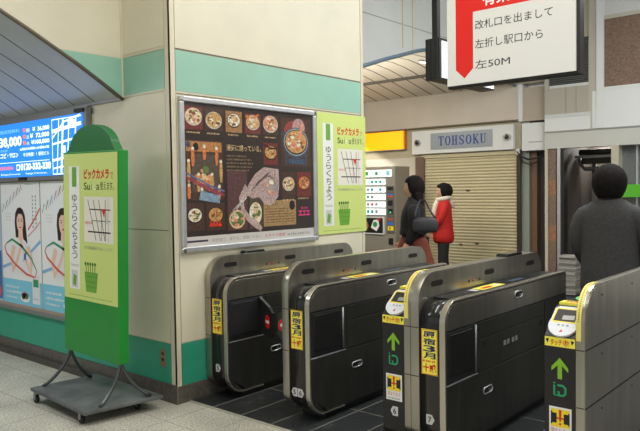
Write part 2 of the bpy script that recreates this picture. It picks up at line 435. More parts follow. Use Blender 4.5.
b.box(XR+.10, XR+.14, -1.20, -1.18, 0, 2.117, ALU); b.box(XR-.02, XR+.15, -9.5, -3.058, 0, 2.117, PALE)
b.box(XR+.115, XR+.125, -3.06, -.985, .004, 2.117, mat('window_glass', (190, 200, 200), .04, alpha=.14))
struct(b.build('window_2'))

# ================================================================== LIGHT BOXES AND SIGNS ON THE SHOP WALL
def em(name, rgb, s): return mat(name, rgb, .4, emit=s)
def emgrad(): return em('amber_glow', (255, 160, 4), 1.25)
t = thing('light_box_sign', (XB-.05, 3.5, 2.24), 'plain glowing amber light box high above the vending machine', 'sign')
b = MB(); b.box(XB-.06, XB-.005, 2.64, 4.507, 2.246, 2.563, emgrad()); b.build('lamp_panel', t)
b = MB(); b.box(XB-.06, XB-.003, 2.61, 2.64, 2.239, 2.57, mat('amber_edge', (232, 128, 8), .5)); b.box(XB-.06, XB-.003, 2.61, 4.507, 2.232, 2.246, ALUD); b.build('frame', t)

t = thing('shop_sign', (XB-.03, 1.5, 2.14), 'white shop nameplate with blue capital letters above the closed shutter', 'sign')
b = MB(); b.box(XB-.07, XB-.001, 0.60, 2.46, 2.138, 2.529, PALEW); b.build('board', t, .004)
b = MB(); b.box(XB-.08, XB-.07, 0.95, 2.08, 2.205, 2.475, mat('plate_grey', (150, 158, 164), .35, .3))
A = Art(b, (XB-.08, 1.93, 0), (0, -1, 0), (0, 0, 1)); SBL = mat('sign_blue', (30, 66, 140), .5)
def serif_word(A, word, u, v, h, adv, m):
    K, n_ = h*.17, h*.075                        # thick and thin strokes
    for ch in word:
        w = adv*.82
        def stem(x): A.rect(x-K/2, v, x+K/2, v+h, m, 2); A.rect(x-K*.95, v, x+K*.95, v+n_, m, 2.4); A.rect(x-K*.95, v+h-n_, x+K*.95, v+h, m, 2.4)
        if ch == 'T':
            x = u+w/2; stem(x); A.rect(u, v+h-n_*1.2, u+w, v+h, m, 2.6)
            for e in (u, u+w-n_): A.rect(e, v+h*.74, e+n_, v+h, m, 2.6)
        elif ch == 'O':
            P = [(u+w/2+(w/2-K/2)*cos(a), v+h/2+(h/2-n_/2)*sin(a)) for a in [2*pi*k/24 for k in range(25)]]
            A.band(P, [n_+(K-n_)*abs(cos(2*pi*k/24)) for k in range(25)], m, 2)
        elif ch == 'H': stem(u+K*.9); stem(u+w-K*.9); A.rect(u+K, v+h*.47, u+w-K, v+h*.47+n_*1.2, m, 2.2)
        elif ch == 'S':
            P = [(.84, .80), (.68, .94), (.42, .96), (.20, .84), (.20, .66), (.42, .54), (.66, .44), (.82, .30), (.76, .12), (.52, .04), (.28, .06), (.12, .22)]
            A.band([(u+w*a, v+h*b_) for a, b_ in P], [n_, n_, n_*1.2, K*.9, K, K, K, K, K*.9, n_*1.2, n_, n_], m, 2); A.rect(u+w*.80, v+h*.68, u+w*.80+n_, v+h, m, 2.2); A.rect(u+w*.12, v, u+w*.12+n_, v+h*.30, m, 2.2)
        elif ch == 'K':
            stem(u+K*.9); A.band([(u+K*1.2, v+h*.42), (u+w*.86, v+h*.95)], [n_, n_], m, 2.2); A.band([(u+w*.42, v+h*.56), (u+w*.88, v+n_*.5)], [K, K], m, 2.3)
            A.rect(u+w*.62, v+h-n_, u+w, v+h, m, 2.5); A.rect(u+w*.66, v, u+w*1.04, v+n_, m, 2.5)
        elif ch == 'U':
            A.band([(u+K*.9, v+h), (u+K*.9, v+h*.3), (u+w*.32, v+h*.08), (u+w*.55, v+n_*.6), (u+w*.78, v+h*.12), (u+w-K*.7, v+h*.32), (u+w-K*.7, v+h)], [K, K, K*.8, n_, n_, n_, n_], m, 2)
            A.rect(u, v+h-n_, u+K*1.85, v+h, m, 2.4); A.rect(u+w-K*1.4, v+h-n_, u+w, v+h, m, 2.4)
        u += adv
serif_word(A, 'TOHSOKU', 0, 2.262, .155, .128, SBL)
b.build('name_plate', t)
for yb in (2.34, .70):
    q = MB(); q.cyl((XB-.10, yb, 2.334), .055, .03, CHROME, 'x', 20); q.ball((XB-.10, yb, 2.334), (.02, .035, .035), BLACKG); q.build('spot_lamp', t)

t = thing('shutter', (XB, 1.4, 0), 'closed cream roller shutter with horizontal slats under the shop nameplate', 'shutter')
SH = mat('shutter_cream', (188, 178, 140), .45, .1, noise=.05, scale=3)
b = MB(); n = 40; prof = []
for i in range(n):
    z = .03+i*(2.03/n); h = 2.03/n
    for k in range(5):
        a = pi*k/5; prof.append((XB+.008-.010*sin(a), z+h*k/5))
prof.append((XB+.01, 2.064))
b.rings([[(x, .569, z) for x, z in prof], [(x, 2.245, z) for x, z in prof]], SH, closed=False, caps=False)
b.build('curtain', t)
b = MB(); b.box(XB-.02, XB+.03, 0.569, 2.245, 0.004, 0.04, mat('shutter_bar', (150, 140, 110), .4, .4)); b.build('bottom_bar', t)
for yl, zl in ((1.56, .618), (1.265, .645), (1.427, 1.51)):
    q = MB(); q.box(XB-.018, XB-.002, yl-.03, yl+.03, zl-.008, zl+.008, BLACK); q.build('lock', t)

# cigarette vending machine
t = thing('vending_machine', (6.6, 3.0, 0), 'beige vending machine with rows of lit white display panels', 'vending machine')
VB = mat('vending_beige', (150, 144, 130), .4, .2)
b = MB(); b.box(6.283, 6.72, 2.373, 3.67, 0.03, 1.928, VB); b.box(6.324, 6.68, 2.413, 3.629, 0.004, 0.03, BLACK); b.build('body', t, .008)
VW = em('display_white', (232, 244, 246), 1.1)
rows = [(1.757, 1.871), (1.622, 1.719), (1.495, 1.588), (1.368, 1.465), (1.245, 1.338), (1.118, 1.22)]
cols = [(60, 170, 80), (40, 190, 140), (40, 150, 200), (60, 180, 120), (220, 60, 60), (40, 170, 160)]
for i, (a, c) in enumerate(rows):
    q = MB(); e = 2.44 if i == 0 else 2.57
    q.box(6.263, 6.283, e, 3.589, a, c, VW)
    A = Art(q, (6.263, 3.589, 0), (0, -1, 0), (0, 0, 1)); m = mat('pack%d' % i, cols[i], .5)
    w = 3.589-e
    for k in range(11):
        u = .03+k*(w-.06)/11
        if random.random() < .6: A.rect(u, a+.026, u+.055, c-.022, m if random.random() < .7 else GREY, 1)
        A.rect(u, a+.008, u+.055, a+.016, GREY, 1)
    if i == 0: A.text('たばこ', w-.40, a+.035, w-.16, c-.03, mat('pack_green', (40, 150, 80), .5), 2); A.rect(w-.10, a+.02, w-.03, c-.02, mat('pale_cyan', (120, 210, 220), .5), 1)
    q.build('display_row', t)
q = MB(); q.box(6.263, 6.283, 2.589, 3.589, .789, 1.085, GREYL); A = Art(q, (6.263, 3.589, 0), (0, -1, 0), (0, 0, 1))
A.rect(.02, .81, .97, 1.065, BLK, 1)
A.ell(.56, .93, .11, .10, mat('ad_brown', (170, 120, 70), .5), 2); A.ell(.53, .965, .07, .04, mat('ad_cream', (220, 190, 150), .5), 3); A.band([(.48, .88), (.56, .91), (.64, .89)], [.02, .03, .02], mat('ad_cream', (220, 190, 150), .5), 3)
A.poly([(.72, .90), (.78, 1.03), (.88, 1.04), (.90, .93), (.84, .84)], WHITE, 2); A.ell(.81, .955, .045, .045, mat('ad_green', (30, 150, 70), .5), 3); A.rect(.86, 1.02, .92, 1.055, RED, 3)
A.ell(.25, .93, .12, .09, mat('ad_brown2', (120, 80, 50), .5), 2)
q.build('picture_panel', t)
q = MB(); q.box(6.272, 6.283, 2.393, 2.545, .82, 1.60, mat('vend_control', (110, 108, 100), .4, .3)); A = Art(q, (6.272, 2.54, 0), (0, -1, 0), (0, 0, 1))
VR_ = mat('vend_red', (190, 80, 70), .5)
A.rect(.015, 1.53, .13, 1.585, BLK, 1); A.rect(.015, 1.45, .13, 1.475, mat('vend_blue', (60, 110, 190), .5), 1); A.rect(.015, 1.41, .13, 1.44, VR_, 1); A.rect(.02, 1.27, .12, 1.36, BLK, 1); A.rect(.03, 1.13, .12, 1.22, BLK, 1)
A.ell(.07, 1.16, .018, .018, mat('vend_led', (60, 200, 120), .4, emit=.6), 2); A.rect(.015, 1.03, .13, 1.06, VR_, 1); A.rect(.015, .95, .13, 1.0, mat('vend_blue', (60, 110, 190), .5), 1); A.rect(.015, .86, .13, .93, YELB, 1); A.rect(.05, .87, .07, .92, BLK, 2)
q.build('control_panel', t)
q = MB(); q.box(6.267, 6.283, 2.427, 2.508, .63, .73, BLACK); q.build('lock_plate', t)
q = MB(); q.box(6.267, 6.283, 2.684, 3.562, .30, .46, BLACK); q.build('dispensing_slot', t)

# cable hanging by the shutter
b = MB()
b.tube([(XB-.05, .55, 2.10), (XB-.06, .48, 2.02), (XB-.07, .35, 1.97), (XB-.06, .21, 1.99), (XB-.05, .075, 2.02)], .015, RUB, 6)
b.tube([(XB-.05, .55, 2.09), (XB-.06, .45, 1.93), (XB-.07, .32, 1.89), (XB-.06, .21, 1.94)], .010, RUB, 6)
b.box(XB-.06, XB-.03, 0.508, 0.563, 2.05, 2.144, GREYL)
tag(b.build('cable'), 'black cables looping from the right top corner of the shutter to a post', 'cable')

# pipes inside the doorway
b = MB(); b.tube([(7.47, -.22, 1.98), (7.47, -.24, 1.88), (7.47, -.30, 1.81), (7.47, -1.0, 1.80)], .03, mat('pipe_grey', (104, 102, 98), .6, .3), 8); b.tube([(7.4, -.25, 2.06), (7.4, -1.0, 2.05)], .045, mat('duct_dark', (70, 70, 70), .4, .5), 8)
tag(b.build('duct_pipe'), 'dark metal pipes under the ceiling of the dim doorway', 'pipe')

b = MB(); b.box(XR-.01, XR+.04, -2.923, -.99, 1.388, 1.564, mat('shop_green', (84, 170, 44), .4, emit=.1))
tag(b.build('shop_banner'), 'bright green sign band on the window at the right edge behind the man', 'sign')
b = MB(); b.box(XR+.0, XR+.10, -1.437, -1.234, 0, 0.969, mat('post_red', (200, 30, 26), .4)); b.box(XR-.004, XR, -1.41, -1.288, 0.78, 0.834, WHITE)
tag(b.build('notice_board', bevel=.01), 'red upright board at the shop window under the green band', 'board')
# stacked papers by the door post
t = thing('newspaper_stack', (6.65, -.40, 0), 'grey stack of papers at the foot of the silver door post', 'papers')
b = MB()
for i in range(21):
    dx, dy = random.uniform(-.012, .012), random.uniform(-.01, .01); z = .02+i*.026
    b.box(6.48+dx, 6.77+dx, -.52+dy, -.28+dy, z, z+.022, mat('paper%d' % (i % 3), ((150, 148, 140), (132, 130, 124), (166, 163, 154))[i % 3], .7))
b.build('sheets', t); b = MB(); b.box(6.47, 6.78, -.53, -.27, 0.003, 0.02, BLACK); b.build('base', t)

# ceiling lamp in the vault
t = thing('ceiling_light', (5.57, 1.36, 3.42), 'small lit ceiling lamp on the passage vault beside the hanging signs', 'lamp')
b = MB(); b.box(5.48, 5.66, 1.33, 1.39, 3.40, 3.44, ALUD); b.build('housing', t); b = MB(); b.box(5.49, 5.65, 1.335, 1.385, 3.39, 3.40, LAMP); b.build('tube_light', t)

# ================================================================== HANGING SIGNS
t = thing('hanging_sign', (1.76, -1.77, 2.33), 'large white hanging direction sign with red arrow and black characters', 'sign')
b = MB(); b.box(1.715, 1.80, -2.295, -1.265, 2.325, 3.32, BLACK); b.build('case', t, .004)
SW = em('sign_white_face', (214, 214, 208), .22)
SR = em('sign_red_face', (216, 30, 22), .2)
b = MB(); b.box(1.70, 1.716, -2.272, -1.27, 2.345, 3.30, SW)
A = Art(b, (1.70, 0, 0), (0, -1, 0), (0, 0, 1))
A.poly([(1.346, 3.25), (1.346, 2.462), (1.42, 2.392), (1.494, 2.462), (1.494, 2.885), (2.01, 2.885), (2.01, 3.25)], SR, 1)
SWT = em('sign_letter_white', (230, 230, 226), .25)
A.text('有楽町', 1.575, 2.912, 1.905, 3.02, SWT, 3, .02)
SB = mat('sign_letter_black', (44, 44, 46), .5)
A.text('改札口を出まして', 1.513, 2.748, 2.113, 2.815, SB, 3)
A.text('左折し駅口から', 1.512, 2.603, 2.04, 2.672, SB, 3)
A.text('左50M', 1.511, 2.452, 1.792, 2.516, SB, 3)
b.build('face', t)
for yp in (-1.45, -2.12):
    q = MB(); q.cyl((1.775, yp, 3.32), .02, CEIL-3.32, BLACK, 'z', 10); q.build('hanger_pole', t)
t = thing('hanging_light_box', (3.4, -.4, 2.6), 'dark edged hanging light box sign half hidden behind the white direction sign', 'sign')
b = MB(); b.box(2.92, 4.1, -.48, -.315, 2.64, 3.05, BLACK); 
for k in range(3): b.box(2.915, 2.92, -.46+k*.05, -.445+k*.05, 2.63, 3.04, DARKP)
b.build('case', t, .004)
b = MB(); b.box(2.95, 4.07, -.492, -.479, 2.655, 3.02, em('box_white_face', (226, 230, 232), .5))
A = Art(b, (2.95, -.492, 0), (1, 0, 0), (0, 0, 1)); A.poly([(.1, 2.84), (.2, 2.74), (.2, 2.94)], BLK, 1); A.rect(.2, 2.81, .34, 2.87, BLK, 1)
b.build('face', t)
for xp in (2.99, 4.0):
    q = MB(); q.box(xp-.03, xp+.03, -.43, -.37, 3.05, CEIL, BLACK); q.build('hanger_pole', t)

# ================================================================== ADS ON THE LEFT WALL
t = thing('light_box_advert', (-.03, 2.2, 1.7), 'glowing blue advert panel with white prices and a street map, high on the left wall', 'advert', )
b = MB(); b.box(-.055, -.001, 1.06, 3.9, 1.675, 2.262, ALUD); b.build('case', t, .003)
BL = em('advert_blue', (38, 122, 222), 1.1); BW = em('advert_white', (226, 240, 255), 1.25); BR = em('advert_red', (240, 110, 90), 1.0); BC = em('advert_cyan', (120, 190, 245), 1.05)
b = MB(); b.box(-.062, -.055, 1.10, 3.85, 1.712, 2.212, BL)
A = Art(b, (-.062, 0, 0), (0, -1, 0), (0, 0, 1)); T = A.text
T('¥38,000', -2.72, 1.985, -2.166, 2.095, BW, 2, .035)
T('¥  36,000', -1.95, 2.108, -1.645, 2.155, BW, 2, .03); T('¥  72,000', -2.0, 2.050, -1.65, 2.098, BW, 2, .03); T('¥108,000', -1.98, 1.994, -1.65, 2.04, BW, 2, .03)
for v in (2.12, 2.062, 2.005): A.rect(-2.13, v, -2.085, v+.034, BR, 2)
T('受講料', -2.07, 2.112, -2.0, 2.15, BW, 2); T('入会金', -2.07, 2.055, -2.02, 2.09, BW, 2); T('入学金', -2.07, 1.998, -2.02, 2.033, BW, 2)
T('体験期間無料', -2.68, 2.125, -2.2, 2.16, BC, 2)
T('エコピ・サロン', -2.66, 1.895, -2.24, 1.945, BW, 2, .03); T('総合美容', -2.66, 1.955, -2.45, 1.98, BC, 2)
A.dashes(-2.2, -1.66, 1.955, .025, BW, 2); T('平日夜間！！駅前ビル', -2.14, 1.895, -1.66, 1.93, BW, 2, .01)
A.rect(-3.8, 1.848, -1.655, 1.853, BW, 2)
T('0120-332-338', -2.2, 1.772, -1.637, 1.835, BW, 2, .04); A.rect(-2.28, 1.772, -2.215, 1.83, BW, 2); A.rect(-2.27, 1.785, -2.225, 1.815, BL, 3); A.dashes(-2.68, -2.32, 1.785, .035, BR, 2)
T('http://www.', -2.6, 1.728, -2.2, 1.75, BW, 2); T('http://www.', -2.1, 1.728, -1.7, 1.75, BW, 2)
# map
for a, c in (((-1.6, 1.722), (-1.6, 2.19)), ((-1.6, 2.19), (-1.12, 2.19)), ((-1.6, 1.722), (-1.12, 1.722))): A.line([a, c], .008, BW, 2)
for v, w in ((2.09, .03), (1.98, .016), (1.84, .02), (1.77, .012)): A.line([(-1.6, v), (-1.12, v+.04)], w, BW, 2)
for u, w in ((-1.53, .012), (-1.46, .026), (-1.36, .014), (-1.25, .018)): A.line([(u, 1.73), (u+.05, 2.18)], w, BW, 2)
A.rect(-1.33, 2.10, -1.22, 2.17, BW, 3); A.rect(-1.43, 1.87, -1.38, 1.96, BW, 3); A.line([(-1.6, 2.03), (-1.4, 2.16), (-1.13, 2.2)], .014, BW, 2)
for v in (2.13, 2.06, 1.93): A.dashes(-3.7, -2.8, v, .04, BW, 2)
b.build('lit_panel', t)
for yc in (1.08, 2.1):
    q = MB(); q.box(-.07, -.055, yc, yc+.14, 1.678 if yc > 1.5 else 2.222, 1.708 if yc > 1.5 else 2.25, BLACK); q.build('clip', t)

# woman posters
SKIN = mat('print_skin', (232, 196, 172), .5); HAIRP = mat('print_hair', (40, 28, 28), .5); CYAN = mat('print_cyan', (126, 200, 222), .5); PBG = mat('poster_pale', (232, 234, 232), .45)
PRED = mat('ribbon_red', (214, 90, 78), .5); PGRN = mat('ribbon_green', (48, 148, 92), .5); PBLU = mat('ribbon_blue', (130, 180, 216), .5); PPNK = mat('ribbon_pink', (222, 150, 160), .5)
PAPERW = mat('paper_white', (224, 226, 226), .5)
def woman_poster(label, yl):
    """yl: left edge (larger y); 0.785 wide, z .50 to 1.665"""
    t = thing('poster', (-.01, yl-.39, .5), label, 'poster', 'posters of the dark haired woman')
    W, H = .785, 1.165
    b = MB(); b.box(-.012, -.001, yl-W, yl, .5, .5+H, PBG)
    A = Art(b, (-.012, yl, .5), (0, -1, 0), (0, 0, 1))
    A.rect(0, 0, W, .235, CYAN, 1)
    A.dashes(.06, .34, .15, .025, WHITE, 2); A.dashes(.06, .4, .10, .025, WHITE, 2); A.dashes(.06, .3, .05, .02, WHITE, 2)
    A.rect(.6, .03, .74, .30, PAPERW, 2); A.rect(.62, .19, .72, .26, PGRN, 3); A.dashes(.62, .72, .07, .015, GREY, 3)
    A.ell(.45, .07, .09, .04, WHITE, 2); A.ell(.42, .085, .04, .03, HAIRP, 3); A.ell(.48, .09, .04, .03, mat('print_olive', (90, 110, 60), .5), 3); A.ell(.45, .11, .03, .02, PRED, 3)
    # handwritten line in several colours
    for k, m in enumerate((PGRN, mat('ink_grey', (110, 120, 124), .5), PBLU, PRED, mat('ink_brown', (140, 110, 80), .5))):
        u = .08+k*.075; v = .93+k*.040
        A.band([(u-.05, v-.05), (u-.01, v+.03), (u+.02, v-.02), (u+.05, v+.05), (u+.07, v+.0)], [.008, .012, .01, .012, .006], m, 2)
    for k in range(3): A.dashes(.1, .22, .86-k*.03, .012, GREYL, 2)
    for u in (.64, .70):
        for k in range(9): A.rect(u, 1.02-k*.035, u+.02, 1.04-k*.035, GREY, 2)
    # ribbons behind
    A.band([(.0, .34), (.25, .40), (.6, .52), (.78, .62)], [.03]*4, PBLU, 2); A.band([(.55, .72), (.68, .82), (.785, .92)], [.02]*3, PRED, 2); A.band([(.55, .66), (.7, .74), (.785, .80)], [.014]*3, PPNK, 2)
    # woman: hair, neck, face, white top, arms
    A.poly([(.30, .64), (.285, .78), (.30, .87), (.345, .92), (.40, .93), (.455, .91), (.495, .85), (.51, .72), (.53, .60), (.48, .57), (.45, .64), (.34, .64)], HAIRP, 3)
    A.poly([(.35, .62), (.36, .72), (.44, .72), (.45, .62)], SKIN, 4)
    A.ell(.395, .79, .068, .098, SKIN, 5)
    A.poly([(.33, .83), (.33, .88), (.40, .91), (.46, .88), (.465, .83), (.43, .865), (.37, .868)], HAIRP, 6)
    for u in (.37, .425): A.ell(u, .80, .012, .006, HAIRP, 6, 10); A.rect(u-.014, .815, u+.014, .82, HAIRP, 6)
    A.line([(.397, .79), (.392, .765), (.402, .762)], .004, mat('print_skin_line', (206, 160, 138), .5), 6); A.ell(.398, .738, .02, .008, RED, 6, 10)
    A.poly([(.22, .30), (.24, .52), (.30, .61), (.36, .63), (.40, .58), (.44, .63), (.50, .61), (.56, .52), (.58, .30)], PAPERW, 5)
    A.band([(.26, .56), (.20, .44), (.22, .32), (.32, .42), (.40, .56)], [.07, .065, .055, .045, .035], SKIN, 6)
    A.band([(.53, .56), (.60, .44), (.58, .32), (.50, .42), (.44, .54)], [.07, .065, .055, .045, .035], SKIN, 6)
    A.ell(.405, .575, .035, .05, SKIN, 7)
    A.poly([(.46, .49), (.52, .52), (.49, .45), (.51, .42), (.47, .44), (.44, .41), (.45, .45)], mat('print_blue', (50, 100, 180), .5), 7)
    # the ribbon ring round her
    A.band([(.10, .58), (.22, .62), (.42, .56), (.60, .45), (.70, .34)], [.010, .022, .026, .02, .010], PGRN, 7)
    A.band([(.70, .34), (.66, .28), (.5, .30), (.28, .38), (.10, .48), (.06, .54), (.10, .58)], [.010, .014, .022, .024, .02, .014, .010], PRED, 8)
    A.line([(0, 0), (0, H)], .006, GREY, 2)
    b.build('print', t); return t
woman_poster('left of the two full posters of the dark haired woman ringed by ribbons', 2.745)
woman_poster('poster of the ribbon ringed woman half covered by the green sign stand', 1.945)
t = thing('poster', (-.01, 3.1, .5), 'narrow sliver of a blue poster at the left edge of the photo', 'poster')
b = MB(); b.box(-.012, -.001, 2.76, 3.5, .5, 1.665, mat('poster_blue_grey', (176, 196, 214), .5)); A = Art(b, (-.012, 3.5, .5), (0, -1, 0), (0, 0, 1)); A.rect(.6, .02, .735, .5, mat('print_deep_blue', (60, 110, 170), .5), 1); A.ell(.66, .1, .05, .06, PRED, 2); b.build('print', t)

# outlet
t = thing('wall_outlet', (-.005, .13, .3), 'small metal power outlet plate on the lower teal panel of the pier', 'outlet')
b = MB(); b.box(-.007, -.0005, .13, .195, .255, .385, mat('bronze_plate', (150, 132, 100), .4, .5)); b.build('cover_plate', t, .003)
for z in (.30, .345):
    q = MB(); q.box(-.010, -.007, .148, .172, z, z+.02, BLACK); q.build('socket', t)

# ================================================================== FOOD POSTER AND GREEN POSTER
t = thing('framed_poster', (.8, -.02, 1.1), 'wide silver framed poster of steaming hot pot dishes on the cream pier', 'poster')
fx0, fx1, fz0, fz1 = .052, 1.552, 1.105, 2.25
b = MB()
for x0, x1, z0, z1 in ((fx0, fx1, fz1-.042, fz1), (fx0, fx1, fz0, fz0+.042), (fx0, fx0+.042, fz0+.042, fz1-.042), (fx1-.042, fx1, fz0+.042, fz1-.042)): b.box(x0, x1, -.034, -.001, z0, z1, ALU)
b.build('frame', t, .008)
for x, z in ((fx0, fz0), (fx1-.03, fz0), (fx0, fz1-.03), (fx1-.03, fz1-.03)):
    q = MB(); q.box(x-.002, x+.032, -.037, -.030, z-.002, z+.032, CHROME); q.build('corner_cap', t, .006)
FD = mat('poster_dark', (52, 42, 38), .3, noise=.15, scale=4, coat=.3)
def fm(n, c, alpha=1.): return mat('food_'+n, c, .35, coat=.2, noise=.4, scale=55, alpha=alpha)
b = MB(); b.box(fx0+.04, fx1-.04, -.018, -.002, fz0+.04, fz1-.04, FD)
A = Art(b, (0, -.018, 0), (1, 0, 0), (0, 0, 1))
A.rect(.092, 1.146, 1.512, 1.218, mat('poster_footer', (206, 202, 196), .45), 1)
A.text('表参道で、夏でも、原宿いちまい', .34, 1.168, .86, 1.196, GREY, 2); A.text('エキナカ食堂', .90, 1.168, 1.14, 1.196, fm('pinkred', (200, 70, 90)), 2); A.dashes(1.17, 1.46, 1.168, .022, GREY, 2); A.rect(.1, 1.175, .3, 1.19, fm('ink', (70, 60, 90)), 2)
WOOD = [fm('wood', (112, 76, 54)), fm('redcloth', (112, 50, 44)), fm('tanwood', (160, 118, 76)), fm('darkwood', (74, 52, 42))]
BOWL = [fm('bowlwhite', (196, 188, 176)), fm('bowlblack', (34, 30, 32)), fm('bowlblue', (66, 74, 88))]
FOOD = [fm('rice', (214, 184, 140)), fm('noodle', (194, 152, 92)), fm('orange', (206, 120, 66)), fm('greens', (96, 120, 60)), fm('salmon', (214, 142, 112)), fm('cream', (228, 216, 192)), fm('brown', (120, 78, 46))]
def dish(x0, z0, x1, z1, bg, bowl, foods, r=None, cx=None, cz=None, seed=0, squash=.82):
    rng = random.Random(seed)
    A.rect(x0, z0, x1, z1, WOOD[bg], 1)
    cx = cx if cx is not None else (x0+x1)/2; cz = cz if cz is not None else (z0+z1)/2+.01; r = r or min(x1-x0, z1-z0)*.47
    A.ell(cx, cz, r, r*squash, BOWL[bowl], 2, 24); A.ell(cx, cz+r*.04, r*.91, r*squash*.88, FOOD[foods[0]], 3, 24)
    for k in range(30):
        a = rng.uniform(0, 6.28); q = sqrt(rng.random())*r*.66
        A.ell(cx+q*cos(a), cz+q*sin(a)*squash+r*.04, r*rng.uniform(.08, .3), r*rng.uniform(.06, .17), FOOD[rng.choice(foods+[6])], 4+k*.12, 8)
GOLD = fm('gold', (206, 176, 128))
dish(.099, 2.01, .272, 2.18, 1, 0, [0, 4, 3, 5], seed=1); dish(.291, 2.01, .468, 2.18, 3, 0, [1, 0, 5], seed=2, cz=2.09); dish(.498, 2.01, .668, 2.175, 2, 1, [5, 0, 1], r=.07, seed=3); dish(.70, 2.01, .874, 2.17, 1, 0, [1, 0, 5], r=.074, seed=4); dish(.897, 2.01, 1.077, 2.17, 3, 0, [4, 1, 5, 0], r=.086, seed=5)
A.line([(.76, 2.13), (.85, 2.165)], .014, FOOD[2], 9); A.ell(.725, 2.145, .02, .012, FOOD[2], 9)
for x0, x1 in ((.12, .25), (.31, .44), (.52, .64), (.72, .85), (.92, 1.05)): A.dashes(x0, x1, 1.984, .014, GOLD, 2)
# large pot at the right
A.rect(1.109, 1.755, 1.484, 2.168, WOOD[3], 1); A.ell(1.28, 2.06, .13, .09, fm('redmist', (150, 62, 58)), 1.5, 18); A.ell(1.33, 2.09, .08, .08, fm('steam', (176, 140, 134)), 1.7, 14)
A.ell(1.295, 1.955, .165, .135, BOWL[2], 2, 30); A.ell(1.295, 1.965, .152, .118, fm('rimpale', (150, 156, 162)), 2.5, 30); A.ell(1.295, 1.965, .142, .108, BOWL[1], 3, 30); A.ell(1.295, 1.968, .132, .098, FOOD[1], 4, 30)
rng = random.Random(11)
for k in range(46):
    a = rng.uniform(0, 6.28); q = sqrt(rng.random())*.105; A.ell(1.295+q*cos(a), 1.968+q*.72*sin(a), rng.uniform(.012, .03), rng.uniform(.007, .018), FOOD[rng.choice([0, 1, 2, 4, 5, 5, 6])], 5+k*.12, 8)
A.band([(1.33, 1.99), (1.355, 2.08), (1.37, 2.13)], [.03, .036, .03], FOOD[4], 12)
for u in (1.17, 1.42): A.band([(u, 1.87), (u, 1.765)], [.03, .02], BOWL[2], 3)
A.rect(1.2, 1.775, 1.40, 1.82, fm('bluegrey', (66, 82, 104)), 2)
A.ell(1.14, 2.03, .03, .016, BOWL[2], 2)
# grill with skewers
A.rect(.098, 1.487, .463, 1.935, WOOD[3], 1); A.rect(.11, 1.85, .45, 1.925, fm('board', (176, 122, 72)), 2); A.rect(.16, 1.55, .42, 1.83, fm('ash', (86, 74, 64)), 2)
for k, (u, v, h) in enumerate(((.13, 1.62, .16), (.17, 1.74, .13), (.22, 1.55, .13), (.28, 1.79, .1), (.35, 1.56, .12), (.40, 1.75, .13), (.44, 1.62, .16), (.13, 1.50, .1), (.25, 1.49, .08), (.42, 1.49, .1))):
    A.band([(u, v), (u, v+h*.5), (u, v+h)], [.02, .034, .022], FOOD[2 if k % 2 else 1], 5); A.ell(u, v+h, .014, .014, FOOD[5], 5.4, 8)
for k in range(14):
    A.ell(.28+rng.uniform(-.08, .09), 1.66+rng.uniform(-.06, .06), rng.uniform(.02, .045), rng.uniform(.014, .03), FOOD[rng.choice([2, 3, 4, 4, 0])], 3+k*.1, 8)
A.ell(.2, 1.885, .026, .03, BOWL[1], 4); A.ell(.13, 1.90, .02, .024, BOWL[2], 4)
# title and small print
A.text('湯気に誘っている。', .501, 1.865, .872, 1.915, GOLD, 2, .01)
for k in range(5): A.dashes(.501, .70+.12*random.random(), 1.82-k*.028, .015, fm('dimgold', (140, 118, 92)), 2)
dish(.899, 1.765, 1.067, 1.945, 1, 1, [1, 0, 2], seed=6, r=.074); A.band([(.91, 1.93), (.98, 1.90), (1.06, 1.90)], [.012, .012, .012], BOWL[1], 9)
dish(1.109, 1.485, 1.277, 1.707, 3, 0, [0, 1, 5], seed=7, r=.074); dish(1.301, 1.495, 1.478, 1.709, 1, 1, [2, 4, 0, 3], seed=8, r=.078)
A.dashes(1.12, 1.26, 1.465, .014, GOLD, 2); A.dashes(1.31, 1.45, 1.475, .014, GOLD, 2)
dish(.093, 1.26, .268, 1.468, 3, 1, [5, 0, 3, 1], seed=9, r=.07); dish(.289, 1.256, .47, 1.463, 3, 1, [1, 2, 1], seed=10, r=.075)
for u in (.33, .36, .39, .42): A.poly([(u-.018, 1.285), (u+.018, 1.285), (u, 1.335)], fm('flame', (216, 60, 36)), 6)
# middle pictures and a pale pink glass reflection painted into the print as a swirl
A.rect(.503, 1.245, .711, 1.706, fm('plum', (92, 62, 62)), 1); A.rect(.73, 1.245, .88, 1.5, fm('plum2', (82, 70, 56)), 1)
A.ell(.60, 1.33, .085, .075, FOOD[0], 2); A.ell(.60, 1.33, .07, .06, FOOD[3], 2.5)
for k in range(14): A.ell(.60+rng.uniform(-.06, .06), 1.33+rng.uniform(-.05, .05), .022, .014, FOOD[rng.choice([0, 5, 4, 3])], 3+k*.1, 8)
A.ell(.80, 1.37, .07, .09, FOOD[5], 2)
for k in range(12): A.ell(.80+rng.uniform(-.05, .05), 1.37+rng.uniform(-.07, .07), .024, .018, FOOD[rng.choice([0, 3, 3, 5])], 3+k*.1, 8)
GLARE = [fm('glare', (222, 192, 186), .62), fm('glare2', (236, 214, 208), .7), fm('glare3', (196, 158, 152), .6)]  # translucent tints of the painted pink reflection
A.poly([(.72, 1.60), (.80, 1.69), (.90, 1.745), (1.0, 1.735), (1.07, 1.73), (1.075, 1.60), (1.06, 1.50), (.98, 1.43), (.90, 1.44), (.84, 1.50), (.76, 1.49), (.70, 1.52)], GLARE[0], 10)
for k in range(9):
    A.band([(.72+k*.016, 1.52+k*.012), (.80+k*.02, 1.60+k*.014), (.90+k*.015, 1.66+k*.008), (1.03, 1.69-k*.02)], [.006, .012, .012, .006], GLARE[1 if k % 2 else 2], 10.5)
